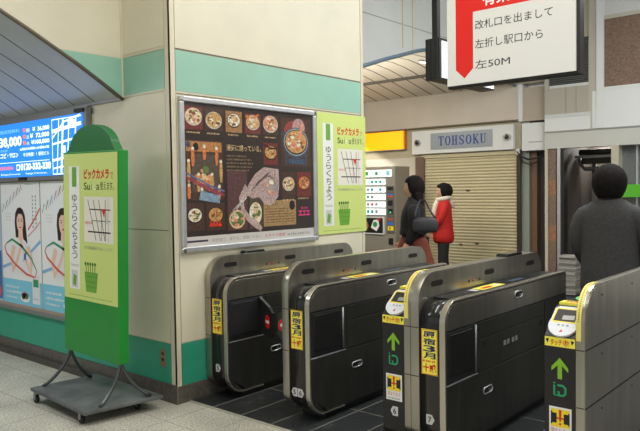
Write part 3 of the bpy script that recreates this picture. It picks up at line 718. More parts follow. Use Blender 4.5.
A.band([(.72, 1.57), (.64, 1.49), (.66, 1.40), (.72, 1.33), (.80, 1.28), (.86, 1.235)], [.10, .05, .04, .05, .06, .035], GLARE[0], 11)
A.band([(.70, 1.54), (.62, 1.45), (.55, 1.40)], [.012, .01, .006], GLARE[1], 11.3); A.band([(.70, 1.50), (.60, 1.42), (.54, 1.34)], [.01, .01, .006], GLARE[1], 11.3)
for k in range(12):
    A.ell(.97+rng.uniform(-.07, .07), 1.58+rng.uniform(-.07, .06), rng.uniform(.014, .03), rng.uniform(.01, .02), FOOD[rng.choice([5, 5, 4, 0])] if k % 3 else fm('glare_speck', (150, 150, 158)), 12+k*.1, 8)  # specks inside the painted reflection
A.band([(.10, 1.66), (.2, 1.62), (.34, 1.56), (.47, 1.52)], [.02, .03, .03, .02], fm('banner_glare_red', (170, 80, 92), .7), 8); A.band([(.10, 1.69), (.2, 1.65), (.34, 1.59), (.47, 1.55)], [.015]*4, fm('banner_glare_blue', (110, 128, 176), .7), 8)  # banner reflected in the glass, painted as stripes over the grill
A.poly([(.24, 1.56), (.42, 1.52), (.42, 1.46), (.22, 1.49)], fm('banner_glare_cyan', (150, 180, 205), .7), 8)  # pale part of the same painted banner reflection
# tan card, seal and pink mark
A.rect(.89, 1.257, 1.28, 1.47, fm('card', (166, 136, 92)), 1); A.ell(1.232, 1.425, .035, .042, BOWL[1], 2)
A.text('あったかい湯気', .91, 1.425, 1.06, 1.45, fm('cardink', (90, 66, 44)), 2)
for k in range(6): A.dashes(.91, 1.2 if k < 2 else 1.26, 1.395-k*.022, .010, fm('cardink', (90, 66, 44)), 2)
PK = fm('pink', (236, 60, 130)); A.text('エエエ', 1.312, 1.330, 1.462, 1.375, PK, 2, .05); A.text('駅の旬', 1.345, 1.385, 1.43, 1.408, PK, 2, .01)
b.build('print', t)

def station_poster(A, W, H):
    """lime poster W x H, origin bottom left: strip with station name, red heading, map, plant basket"""
    u = lambda f: f*W
    v = lambda f: (1-f)*H
    A.rect(0, 0, W, H, LIME, 1)
    A.rect(u(.11), v(.93), u(.31), v(.085), WHITE, 2); A.rect(u(.17), v(.225), u(.255), v(.09), GRN, 3)
    A.vtext('ゆうらくちょう', u(.165), u(.265), v(.725), v(.27), mat('soft_black', (52, 52, 54), .5), 3, .004)
    A.text('Yurakucho', u(.13), v(.775), u(.29), v(.752), GREY, 3); A.rect(u(.15), v(.92), u(.27), v(.80), GREYL, 3); A.poly([(u(.17), v(.9)), (u(.23), v(.91)), (u(.25), v(.84)), (u(.19), v(.825))], GRN, 4)
    A.text('ビックカメラ', u(.40), v(.175), u(.855), v(.105), RED, 3, .04); A.text('で', u(.875), v(.17), u(.93), v(.13), RED, 3)
    A.text('Su', u(.40), v(.245), u(.51), v(.195), BLK, 3, .01); A.text('i', u(.535), v(.245), u(.55), v(.19), GRN, 3); A.text('c', u(.57), v(.245), u(.61), v(.212), WHITE, 3); A.text('a', u(.63), v(.245), u(.685), v(.21), BLK, 3)
    A.text('使えます。', u(.70), v(.245), u(.94), v(.19), mat('soft_black', (52, 52, 54), .5), 3)
    A.rect(u(.40), v(.595), u(.93), v(.29), mat('map_paper', (232, 228, 214), .5), 2)
    for k in range(3): A.line([(u(.47+k*.1), v(.31)), (u(.62+k*.08), v(.58))], .006, BLK, 3)
    A.line([(u(.79), v(.31)), (u(.79), v(.58))], .006, BLK, 3); A.line([(u(.84), v(.30)), (u(.84), v(.59))], .004, GREY, 3); A.line([(u(.72), v(.38)), (u(.72), v(.58))], .005, BLK, 3)
    A.line([(u(.5), v(.375)), (u(.88), v(.375))], .008, BLK, 3); A.line([(u(.55), v(.45)), (u(.88), v(.45))], .005, BLK, 3); A.line([(u(.47), v(.525)), (u(.88), v(.525))], .01, BLK, 3)
    A.poly([(u(.72), v(.37)), (u(.79), v(.37)), (u(.77), v(.43))], RED, 4); A.text('駅前広場', u(.42), v(.475), u(.55), v(.455), RED, 3); A.rect(u(.80), v(.47), u(.83), v(.39), GREYL, 4)
    A.text('地下通路直結であんしんです。', u(.40), v(.645), u(.93), v(.622), GREY, 3)
    # basket with plants, a little cup
    A.poly([(u(.43), v(.935)), (u(.62), v(.935)), (u(.65), v(.80)), (u(.40), v(.80))], GRN, 3)
    for k in range(5): A.line([(u(.45+k*.035), v(.81)), (u(.42+k*.045), v(.745-.012*(k % 2)))], .008, mat('leaf_green', (70, 134, 52), .5), 4); A.ell(u(.42+k*.045), v(.745), u(.018), u(.018), mat('leaf_green', (70, 134, 52), .5), 4, 8)
    for k in range(3): A.line([(u(.43), v(.83+k*.035)), (u(.63), v(.83+k*.035))], .004, mat('leaf_green', (70, 134, 52), .5), 4)
    A.dashes(u(.1), u(.9), v(.975), .008, GRN, 2)

t = thing('poster', (1.95, -.005, 1.14), 'lime green poster pasted on the pier beside the silver framed food poster', 'poster', )
b = MB(); b.box(1.582, 2.300, -.010, -.0003, 1.145, 2.252, LIME); station_poster(Art(b, (1.582, -.010, 1.145), (1, 0, 0), (0, 0, 1)), .718, 1.107); b.build('print', t)

# ================================================================== GREEN SIGN ON ITS CART
t = thing('sign_stand', (-.39, .49, 0), 'green arched sign stand on a grey wheeled base in front of the left wall', 'sign')
base = [(-.695, .085), (-.64, .945), (-.118, .885), (-.131, -.01)]
b = MB(); b.prism([(x, y) for x, y in base], .080, .106, CARTM, 'z'); b.build('base_plate', t, .006)
for (cx, cy) in ((-.63, .87), (-.655, .19), (-.21, .78), (-.25, .14)):
    q = MB(); q.cyl((cx, cy, .068), .022, .012, ALUD, 'z', 12); q.box(cx-.018, cx-.012, cy-.012, cy+.012, .03, .070, ALUD); q.box(cx+.012, cx+.018, cy-.012, cy+.012, .03, .070, ALUD)
    c = q.build('caster', t); q = MB(); q.cyl((cx-.011, cy, .033), .030, .022, RUB, 'x', 16); q.build('wheel', c)
# panel: tilted slightly in its own plane
ang = radians(2.2); PX0, PX1 = -.43, -.355; Yc, Zb = .437, .375; W, Hh = .735, 1.475
def L2W(u, v):   # u to the right as seen (-y), v up
    return (Yc - (u*cos(ang) + v*sin(ang)), Zb + v*cos(ang) - u*sin(ang)*.45)
b = MB()
pts = [L2W(-W/2, 0), L2W(W/2, 0), L2W(W/2, Hh), L2W(-W/2, Hh)]
b.prism(pts, PX0, PX1, GREENP, 'x'); b.build('panel', t, .004)
arc = [L2W(.345, Hh-.005), L2W(.31, Hh+.012)] + [L2W(.285*cos(pi*i/24), Hh+.01+.18*sin(pi*i/24)) for i in range(2, 23)] + [L2W(-.31, Hh+.012), L2W(-.345, Hh-.005)]
b = MB(); b.prism(arc, PX0+.005, PX1-.005, GREEND, 'x'); b.build('arched_top', t, .004)
b = MB(); O = Vector((PX0-.003, *L2W(-W/2+.012, .40)))
U = Vector((0, L2W(1, 0)[0]-L2W(0, 0)[0], L2W(1, 0)[1]-L2W(0, 0)[1])); V = Vector((0, L2W(0, 1)[0]-L2W(0, 0)[0], L2W(0, 1)[1]-L2W(0, 0)[1]))
A = Art(b, O, U, V); station_poster(A, W-.024, 1.062)
q = [A.P(u, v, k) for k in (-6, .8) for u, v in ((0, 0), (W-.024, 0), (W-.024, 1.062), (0, 1.062))]
b.face(q[4:], LIME)
for i in range(4): b.face([q[i], q[(i+1) % 4], q[4+(i+1) % 4], q[4+i]], GRN)
o = b.build('poster_sheet', t); o['label'] = 'lime green printed poster sheet'
for (yy0, fy0, fy1) in ((.80, .885, .83), (.125, .10, .04)):
    for sx, fx, fy in ((-1, -.57, fy0), (1, -.205, fy1)):
        P0 = Vector((-.385, yy0, Zb+.01)); P2 = Vector((fx, fy, .11))
        pts = []
        for i in range(11):
            s = i/10; x = P0.x+(P2.x-P0.x)*s**1.55; z = P0.z+(P2.z-P0.z)*(1-(1-s)**1.2); pts.append((x, P0.y+(P2.y-P0.y)*s**1.6, z))
        q = MB(); q.tube(pts, .0125, TUBE, 10); q.build('leg', t)

# ================================================================== TICKET GATES
X0, X1 = .265, 2.0
STK = mat('strip_yellow', (240, 226, 120), .4)
def stadium(A, u, v, w, h, m, l):
    n = 8; r = h/2; P = []
    for i in range(n+1): a = -pi/2+pi*i/n; P.append((u+w/2-r+r*cos(a), v+r*sin(a)))
    for i in range(n+1): a = pi/2+pi*i/n; P.append((u-w/2+r+r*cos(a), v+r*sin(a)))
    A.poly(P, m, l)
def gate(label, fin, right=None, left=None, flap_r=None, flap_l=None, num_r=None, num_l=None, caps=(), strip=False, sideplain=False, sidesteel=STEEL, low=STEELB):
    f0, f1 = fin                      # y range of the raised centre panel (f0 < f1)
    ymid = (f0+f1)/2
    t = thing('ticket_gate', (1.1, ymid, 0), label, 'ticket gate', 'automatic ticket gates')
    b = MB(); P = rprof(X0, X1, .12, 1.06, .05, .17, .13, .03, 10)
    b.prism(P, f0, f1, STEEL if not sideplain else STEEL, 'y', CHROME if False else STEEL, True)
    for z in (.752, .47): b.box(X0-.001, X0, f0+.002, f1-.002, z, z+.005, DARKSEAM)
    if f1-f0 > .08: b.box(X0-.001, X0, ymid+.005, ymid+.008, .13, .9, DARKSEAM)
    fin_o = b.build('centre_panel', t, .008)
    A = lambda mb, y, sgn=-1: Art(mb, (0, y, 0), (1, 0, 0), (0, 0, 1))
    if not sideplain:
        for x in (.47, 1.14, 1.79):
            q = MB(); q.prism([(x-.065+.13*0, .975)] if False else [(x-.05, .972), (x+.05, .972), (x+.064, .98), (x+.064, .998), (x+.05, 1.006), (x-.05, 1.006), (x-.064, .998), (x-.064, .98)], f0-.003, f0+.004, BLACK, 'y'); q.build('sensor_window', t)
        for x in (.86, .92, 1.0): 
            q = MB(); q.cyl((x, f0+.001, .955), .008, -.004, (RED, BLACK, BLACK)[int((x*10) % 3)], 'y', 10); q.build('indicator_lamp', t)
    else:
        b = MB()
        b.box(X0+.005, X1, f0-.004, f0+.001, .753, .757, DARKSEAM); b.box(X0+.005, X1, f0-.004, f0+.001, .468, .472, DARKSEAM)
        b.prism(rprof(X0+.012, X1-.01, .76, 1.048, .0, .15, .12, 0), f0-.003, f0+.002, STEEL, 'y'); b.box(X0+.012, X1-.01, f0-.003, f0+.002, .475, .75, STEEL); b.box(X0+.012, X1-.01, f0-.003, f0+.002, .13, .465, STEEL)
        for x in (.5, 1.0, 1.5):
            for z in (1.0, .7, .42): b.cyl((x, f0-.002, z), .006, -.003, DARKSEAM, 'y', 8)
        b.build('side_panel', t)
    for x0, x1, zc in caps:
        q = MB(); q.prism([(x0, zc), (x0+.02, zc+.022), (x1-.02, zc+.022), (x1, zc)], f0+.006, f1-.006, BLACKG, 'y'); q.build('top_cap', t, .004)
    if strip:
        q = MB(); pr = [p for p in P if p[0] < X0+.33 and p[1] > .8]
        arcp = []
        cx, cz, r = X0+.17, 1.06-.17, .172
        for i in range(13): a = radians(180-90*i/12); arcp.append((cx+r*cos(a), cz+r*sin(a)))
        arcp = [(X0-.002, .80)] + arcp + [(X0+.24, 1.062)]
        w0, w1 = f1-.002, f1-min(.03, (f1-f0)*.62)
        q.rings([[(x, w0, z) for x, z in arcp], [(x, w1, z) for x, z in arcp]], STK, closed=False, caps=False)
        # small dark print on the strip
        for i in range(1, len(arcp)-1):
            (xa, za), (xb, zb) = arcp[i], arcp[i+1]; nx, nz = -(zb-za), (xb-xa); L = sqrt(nx*nx+nz*nz); nx, nz = nx/L*.0006, nz/L*.0006
            m_ = (w0+w1)/2
            for k in range(2):
                ta, tb = .1+.5*k, .38+.5*k
                q.face([(xa+(xb-xa)*ta+nx, m_+.0035, za+(zb-za)*ta+nz), (xa+(xb-xa)*tb+nx, m_+.0035, za+(zb-za)*tb+nz), (xa+(xb-xa)*tb+nx, m_-.0035, za+(zb-za)*tb+nz), (xa+(xb-xa)*ta+nx, m_-.0035, za+(zb-za)*ta+nz)], mat('strip_print', (176, 140, 40), .5))
        q.build('caution_strip', t)
    # ---------------- ticket side (towards -y)
    ylo = f0; yhi = f1
    if right is not None:
        yb, yr = right               # black front ends at yb, side plate outer face at yr
        ylo = yr
        b = MB(); b.prism(rprof(X0+.008, X1+.03, .06, .905, .15, .12, .04, .03), yr+.02, f0-.0005, BLACKG, 'y', BLACKG, True); b.build('black_housing', t)
        b = MB(); b.box(.42, 1.95, yb+.01, f0-.008, .905, .912, DECK)
        A2 = Art(b, (0, f0-.01, .912), (1, 0, 0), (0, 1, 0)); d = -(f0-yb)
        A2.rect(.5, d+.04, .74, -.03, BLACK, 1); A2.rect(.84, d+.03, 1.15, -.02, YEL, 1); A2.rect(.88, d+.05, 1.02, -.05, RED, 2); A2.rect(1.04, d+.05, 1.12, -.05, WHITE, 2); A2.rect(.76, d+.04, .82, -.03, GREYL, 1)
        A2.rect(1.2, d+.03, 1.62, -.02, BLACKG, 1); A2.rect(1.3, d+.05, 1.5, -.04, mat('deck_blue', (70, 90, 110), .3), 2)
        b.build('ticket_deck', t)
        SP = rprof(X0-.006, X1+.04, .05, .915, .16, .13, .05, .03)
        b = MB(); b.prism(SP, yr, yr+.03, DARKP, 'y'); b.build('side_plate', t)
        # bright rim along the front edge and the top
        rp = [p for p in rprof(X0-.009, X1+.043, .047, .918, .16, .13, .05, .03, 12)]
        rp = [(.62, .047)] + rp[:13*3]
        b = MB(); n = len(rp)
        inn = []
        for i, (x, z) in enumerate(rp):
            p, q_ = rp[max(i-1, 0)], rp[min(i+1, n-1)]; tx, tz = q_[0]-p[0], q_[1]-p[1]; L = sqrt(tx*tx+tz*tz); inn.append((x+tz/L*.016, z-tx/L*.016))
        secs = [[(x, yr-.005, z), (x, yr+.034, z), (xi, yr+.034, zi), (xi, yr-.005, zi)] for (x, z), (xi, zi) in zip(rp, inn)]
        b.rings(secs, RIM, True, False); b.build('steel_rim', t, .004)
        # side panels, each a plate of its own
        y1, y0 = yr+.002, yr-.004
        def plate(name, pts, m, dy=0.):
            q = MB(); q.prism(pts, y0-dy, y1, m, 'y'); return q.build(name, t, .002)
        R = lambda x0, x1, z0, z1: [(x0, z0), (x0, z1), (x1, z1), (x1, z0)]
        plate('upper_panel', rprof(X0+.014, 2.02, .752, .896, 0, .105, .03, 0), sidesteel)
        plate('flap_cover', R(.285, .585, .462, .738), DARKP); q = MB(); q.prism(rprof(.305, .57, .485, .725, .015, .015, .015, .015), y0-.006, y0, BLACK if flap_r is None else DARKP, 'y'); q.build('flap_door', t, .003)
        q = MB(); q.tube([(.603, y0-.005, .46), (.603, y0-.005, .74)], .007, ALUD, 8); q.build('hinge_bar', t)
        plate('middle_panel', R(.66, 1.62, .645, .742), low); plate('middle_panel', R(.66, 1.62, .445, .637), low); plate('hinge_panel', R(.615, .652, .445, .742), low)
        plate('lower_front_panel', rprof(X0+.014, .407, .064, .435, .14, 0, 0, 0), low); plate('lower_panel', R(.413, 1.62, .064, .435), low); plate('end_panel', R(1.64, 2.02, .064, .742), low)
        plate('seam_trim', R(.275, .64, .437, .444), ALU)
        for x, z in ((.76, .315), (1.2, .845)):
            q = MB(); ring = []
            for i in range(17):
                a = 2*pi*i/16; c_ = cos(a); ring.append((x+.038*(1 if c_ > 0 else -1)*(abs(c_) > .01)+.018*c_, y0-.003, z+.02*sin(a)))
            q.tube(ring, .004, ALU, 6); q.box(x-.042, x+.042, y0-.002, y0+.001, z-.014, z+.014, BLACK); q.box(x+.008, x+.036, y0-.006, y0, z-.012, z+.002, ALUD); q.build('pull_handle', t)
        vs_ = [(.70, .60, .05, .02, DARKSEAM), (1.54, .60, .05, .02, DARKSEAM)]
        if num_r == '7': vs_ += [(x, .56, .035, .015, GREY) for x in (.98, 1.03, 1.10, 1.15)]
        for x, z, w_, h_, m_ in vs_:
            q = MB(); q.box(x, x+w_, y0-.001, y0+.001, z-h_, z+h_, m_); q.build('vent' if m_ is DARKSEAM else 'display_mark', t)
        # front stickers
        xf = X0+.007
        q = MB(); A3 = Art(q, (xf, 0, 0), (0, -1, 0), (0, 0, 1)); w = -(yb-f0); cu = -f0+w/2; sw = min(.052, w/2-.012)
        q.box(xf-.0015, xf+.002, -cu-sw, -cu+sw, .492, .752, YEL)
        A3 = Art(q, (xf-.0015, 0, 0), (0, -1, 0), (0, 0, 1)); A3.line([(cu-sw+.003, .495), (cu+sw-.003, .495), (cu+sw-.003, .749), (cu-sw+.003, .749), (cu-sw+.003, .495)], .003, RED, 1)
        A3.vtext('原宿3月', cu-sw*.78, cu+sw*.78, .582, .744, NAVY, 2, .024, .12); A3.dashes(cu-sw*.85, cu+sw*.85, .565, .012, RED, 2)
        A3.text('十戒', cu-sw*.82, .507, cu+sw*.82, .556, RED, 2, .03)
        q.build('yellow_sticker', t)
        def hexa(name, num, cu, dirn, z=.235):
            q = MB(); A4 = Art(q, (xf, 0, 0), (0, -1, 0), (0, 0, 1)); h = .028; wv = .024
            pts = [(cu-wv, z-h), (cu+wv*.5, z-h), (cu+wv*1.2, z), (cu+wv*.5, z+h), (cu-wv, z+h)]
            if dirn < 0: pts = [(2*cu-a, c) for a, c in pts]
            q.prism([(-a, c) for a, c in pts], xf-.0015, xf+.001, GREYL, 'x'); A4 = Art(q, (xf-.0015, 0, 0), (0, -1, 0), (0, 0, 1)); A4.text(num, cu-.012, z-.017, cu+.010, z+.017, BLK, 2, .02); q.build(name, t)
        if num_r and len(num_r) == 2: hexa('number_tag', num_r[0], cu-.027, -1, .20); hexa('number_tag', num_r[1], cu+.027, 1, .20)
        elif num_r: hexa('number_tag', num_r, cu, 1)
    # ---------------- card side (towards +y)
    if left is not None:
        yl = left; yhi = yl
        b = MB(); pts = [(X0+.055, .06), (X0+.02, .085), (X0+.008, .12), (X0+.008, .806), (X0+.15, .925), (X0+.18, .936), (X0+.3, .93), (X1+.02, .93), (X1+.02, .06)]
        b.prism(pts, f1+.0005, yl, BLACK, 'y'); b.build('card_housing', t, .006)
        xf = X0+.008; cl = -(yl+f1)/2; hw = (yl-f1)/2
        q = MB(); q.box(xf-.0015, xf+.001, -cl-hw*.93, -cl+hw*.93, .757, .803, YEL); A3 = Art(q, (xf-.0015, 0, 0), (0, -1, 0), (0, 0, 1))
        A3.text('タッチ1秒!', cl-hw*.58, .763, cl+hw*.58, .796, RED, 2, .02)
        A3.poly([(cl-hw*.88, .790), (cl-hw*.66, .797), (cl-hw*.74, .772)], BLK, 2); A3.poly([(cl+hw*.88, .790), (cl+hw*.74, .772), (cl+hw*.66, .797)], BLK, 2); q.build('touch_label', t)
        q = MB(); A3 = Art(q, (xf-.0006, 0, 0), (0, -1, 0), (0, 0, 1)); AG = mat('arrow_green', (124, 178, 36), .4, emit=.08); IG = mat('icon_green', (30, 150, 96), .4, emit=.1)
        q.box(xf-.0006, xf+.001, -cl-hw*.8, -cl+hw*.8, .50, .725, BLK)
        A3.poly([(cl, .703), (cl+.042, .655), (cl+.042, .634), (cl+.011, .664), (cl+.011, .597), (cl-.011, .597), (cl-.011, .664), (cl-.042, .634), (cl-.042, .655)], AG, 2)
        A3.band([(cl-.028, .565), (cl-.028, .515), (cl-.006, .515)], [.010]*3, IG, 2); A3.ell(cl-.028, .575, .007, .004, IG, 2, 8); A3.band([(cl-.012, .565), (cl+.016, .565), (cl+.028, .553), (cl+.028, .527), (cl+.016, .515), (cl-.002, .515), (cl-.008, .535)], [.011]*7, IG, 2); q.build('arrow_display', t)
        q = MB(); q.box(xf-.0015, xf+.001, -cl-.058, -cl+.054, .298, .455, WHITE); A3 = Art(q, (xf-.0015, 0, 0), (0, -1, 0), (0, 0, 1)); c2 = cl+.002
        A3.rect(c2-.047, .355, c2+.047, .445, YELB, 1); A3.rect(c2-.04, .375, c2-.018, .425, BLK, 2); A3.rect(c2+.018, .375, c2+.04, .425, BLK, 2); A3.rect(c2-.047, .368, c2-.04, .432, BLK, 2); A3.rect(c2+.04, .368, c2+.047, .432, BLK, 2)
        A3.rect(c2-.018, .396, c2+.018, .404, RED, 2); A3.poly([(c2-.007, .442), (c2+.007, .442), (c2+.004, .385), (c2-.004, .385)], RED, 3); A3.ell(c2, .372, .006, .006, RED, 3, 10)
        A3.text('閉まります', c2-.045, .325, c2+.045, .348, mat('soft_red', (214, 120, 110), .5), 2); A3.dashes(c2-.045, c2+.045, .306, .01, GREY, 2); q.build('warning_label', t)
        if num_l:
            q = MB(); z = .235; cu = cl+.004; h = .028; wv = .024
            pts = [(cu+wv, z-h), (cu-wv*.5, z-h), (cu-wv*1.2, z), (cu-wv*.5, z+h), (cu+wv, z+h)]
            q.prism([(-a, c) for a, c in pts], xf-.0015, xf+.001, GREYL, 'x'); Art(q, (xf-.0015, 0, 0), (0, -1, 0), (0, 0, 1)).text(num_l, cu-.010, z-.017, cu+.012, z+.017, BLK, 2, .02); q.build('number_tag', t)
        # card reader on the slope
        n0 = Vector((-.119, 0, .142)).normalized(); Vd = Vector((.142, 0, .119)).normalized()
        O = Vector((X0+.008, -cl, .806)) + n0*.001
        q = MB(); A3 = Art(q, O + n0*.013, (0, -1, 0), Vd)
        sh = [(hw*.92*sin(a), .075-.078*cos(a)) for a in [radians(-110+220*i/18) for i in range(19)]]
        sh = sh + [(hw*.84, .172), (hw*.6, .188), (-hw*.6, .188), (-hw*.84, .172)]
        Bv = [A3.P(u, v, 0) for u, v in sh]; Bb = [p - n0*.013 for p in Bv]
        WP = mat('reader_white', (212, 216, 220), .35)
        q.face(Bv, WP)
        for i in range(len(sh)): j = (i+1) % len(sh); q.face([Bb[i], Bb[j], Bv[j], Bv[i]], WP)
        A3.poly([(-hw*.80, .082), (hw*.74, .082), (hw*.70, .175), (-hw*.74, .175)], YELB, 1); A3.poly([(-hw*.70, .090), (hw*.64, .090), (hw*.62, .168), (-hw*.66, .168)], BLK, 2); A3.poly([(-hw*.2, .10), (hw*.55, .104), (hw*.52, .132), (-hw*.2, .128)], mat('reader_screen', (150, 154, 150), .3), 3)
        A3.poly([(-.009, .022), (.009, .022), (0, .04)], RED, 2)
        for k in (-1, 0, 1): A3.rect(k*.022-.006, .06, k*.022+.006, .07, GREY, 2)
        o = q.build('card_reader', t); o['label'] = 'white rounded card reader with a dark window'
        q = MB(); q.box(X0+.19, X0+.26, f1+.01, yl-.008, .93, .95, YEL); A3 = Art(q, (0, 0, .95), (1, 0, 0), (0, 1, 0)); A3.rect(X0+.205, f1+.03, X0+.225, yl-.03, RED, 1); A3.rect(X0+.235, f1+.03, X0+.25, yl-.03, BLK, 1); q.build('top_label', t)
        q = MB(); q.box(X0+.3, X0+.62, f1+.006, yl-.006, .928, .945, BLACKG); A3 = Art(q, (0, 0, .945), (1, 0, 0), (0, 1, 0)); yc = (yl+f1)/2
        rr = [(X0+.44+.11*cos(2*pi*i/24), yc+hw*.72*sin(2*pi*i/24)) for i in range(25)]; A3.band(rr, [.016]*25, mat('pad_green', (90, 190, 110), .4, emit=.1), 1); A3.rect(X0+.40, yc-.02, X0+.48, yc+.02, GREYL, 1); q.build('touch_pad', t)
    # ---------------- flap doors standing across the passage
    def flap(y, sy):
        """leaf swung out from its hinge towards the entrance; sy: which way across the passage"""
        d = Vector((-.4, sy*.917, 0)); nrm = Vector((-.917, -sy*.4, 0)); H0 = Vector((.59, y, 0)); L = .27
        P = lambda a, z, o: H0 + d*a + nrm*o + Vector((0, 0, z))
        q = MB(); prof = [(0, .468), (0, .742), (L-.06, .69), (L, .655), (L, .50), (L-.03, .468)]
        fr = [P(a, z, .010) for a, z in prof]; bk = [P(a, z, -.010) for a, z in prof]
        q.face(fr, DARKP); q.face(bk[::-1], DARKP)
        for i in range(len(fr)): k = (i+1) % len(fr); q.face([fr[i], bk[i], bk[k], fr[k]], DARKP)
        A5 = Art(q, P(.175 if sy < 0 else .215, .578, .0105), -d if sy > 0 else d, (0, 0, 1)); A5.ell(0, 0, .052, .052, RED, 1, 24); A5.rect(-.034, -.011, .034, .011, WHITE, 2)
        o = q.build('flap', t, .002); o['label'] = 'dark flap door with a red no entry disc'
    if flap_r: flap(right[1]-.012, -1)
    if flap_l: flap(f1+.004, 1)
    # ---------------- plinth
    b = MB(); b.box(.44, 1.96, ylo+.025, yhi-.012, .004, .06, BLACK); b.box(.36, 2.0, ylo+.045, yhi-.03, .06, .13, BLACK); b.build('plinth', t)
    return t
gate('narrow ticket gate against the cream pier, its flap with a red disc closed', (-.072, -.014), (-.20, -.256), flap_r=True, num_r='5', caps=((.61, .86, 1.058),))
gate('second ticket gate from the pier, yellow sticker over two number tags', (-.874, -.815), (-1.01, -1.062), flap_l=True, num_r='56', caps=())
gate('wide ticket gate with card reader and yellow sticker on its front, second from right', (-1.90, -1.80), (-2.032, -2.072), left=-1.637, num_r='7', num_l='6', caps=((1.42, 1.68, 1.058),), strip=True)
gate('ticket gate at the right edge with a full steel side, in front of the man', (-2.838, -2.795), None, left=-2.632, num_l='8', strip=True, sideplain=True)

# ================================================================== PEOPLE
def skin_mesh(nodes, edges, root=0, sub=2):
    """nodes: list of (pos, rx, ry). returns verts, faces of a continuous skinned surface"""
    me = bpy.data.meshes.new('sk'); me.from_pydata([n[0] for n in nodes], edges, []); me.update()
    o = bpy.data.objects.new('sk', me); COL.objects.link(o)
    o.modifiers.new('s', 'SKIN')
    sv = me.skin_vertices[0].data
    for i, n in enumerate(nodes): sv[i].radius = (n[1], n[2]); sv[i].use_root = (i == root)
    q = o.modifiers.new('u', 'SUBSURF'); q.levels = sub; q.render_levels = sub
    bpy.context.view_layer.update(); dg = bpy.context.evaluated_depsgraph_get()
    m2 = bpy.data.meshes.new_from_object(o.evaluated_get(dg))
    V = [v.co.copy() for v in m2.vertices]; F = [tuple(p.vertices) for p in m2.polygons]
    bpy.data.objects.remove(o); bpy.data.meshes.remove(me); bpy.data.meshes.remove(m2)
    return V, F
class PB(MB):
    """mesh builder in a person's own axes: +x ahead, +y left, z up"""
    def __init__(s, M): super().__init__(); s.M = M
    def add(s, V, F, m):
        k = s.mi(m); vs = [s.bm.verts.new(v) for v in V]
        for f in F:
            try: g = s.bm.faces.new([vs[i] for i in f]); g.material_index = k; g.smooth = True
            except ValueError: pass
    def done(s, name, parent, sub=0):
        bmesh.ops.transform(s.bm, matrix=s.M, verts=s.bm.verts); return s.build(name, parent, 0, sub)
def loft(b, rs, m, n=20, caps=True, pw=2.0):
    """rs: (z, cx, rx, ry[, cy])"""
    R = []
    for r in rs:
        z, cx, rx, ry = r[:4]; cy = r[4] if len(r) > 4 else 0
        ring = []
        for i in range(n):
            a = 2*pi*i/n; c, s = cos(a), sin(a); e = 2/pw
            ring.append((cx+rx*math.copysign(abs(c)**e, c), cy+ry*math.copysign(abs(s)**e, s), z))
        R.append(ring)
    b.rings(R, m, caps)
def face_head(b, hz, skin, s=1., lean=.0):
    """head centred at height hz, features in the same mesh"""
    V, F = [], []; n, rg = 28, 20
    for i in range(rg+1):
        t = -pi/2+pi*i/rg
        for j in range(n):
            a = 2*pi*j/n; x, y, z = cos(t)*cos(a), cos(t)*sin(a), sin(t)
            X, Y, Z = .096*x, .075*y, .118*z
            if z < 0: Y *= 1-.28*(-z)**1.2; X *= (1-.05*(-z)) if x > 0 else (1-.38*(-z))
            if x > .55:
                d = sqrt((y/.20)**2+((z+.12)/.26)**2)
                if d < 1: X += .022*(1-d)**1.1*(1.15 if z < -.05 else .75)       # nose
                for sy in (-1, 1):
                    e = sqrt(((y-sy*.36)/.2)**2+((z-.08)/.14)**2)
                    if e < 1: X -= .008*(1-e)                                   # eye sockets
                mth = sqrt((y/.32)**2+((z+.50)/.10)**2)
                if mth < 1: X += .005*(1-mth)
            V.append(Vector((X*s+lean, Y*s, Z*s+hz)))
    for i in range(rg):
        for j in range(n): F.append((i*n+j, i*n+(j+1) % n, (i+1)*n+(j+1) % n, (i+1)*n+j))
    b.add(V, F, skin)
    lip = mat('lip', (168, 92, 84), .5); eye = mat('eye_dark', (24, 20, 20), .3); ew = mat('eye_white', (230, 226, 220), .4)
    for sy in (-1, 1):
        b.ball((.081*s+lean, sy*.029*s, hz+.012*s), (.008*s, .013*s, .007*s), ew, 10, 6); b.ball((.088*s+lean, sy*.029*s, hz+.012*s), (.003*s, .006*s, .006*s), eye, 8, 6)
        b.ball((.082*s+lean, sy*.03*s, hz+.030*s), (.006*s, .016*s, .003*s), eye, 8, 4)
        b.ball((-.005*s+lean, sy*.076*s, hz-.008*s), (.020*s, .009*s, .032*s), skin, 10, 8)
    b.ball((.086*s+lean, 0, hz-.060*s), (.007*s, .021*s, .006*s), lip, 10, 6)
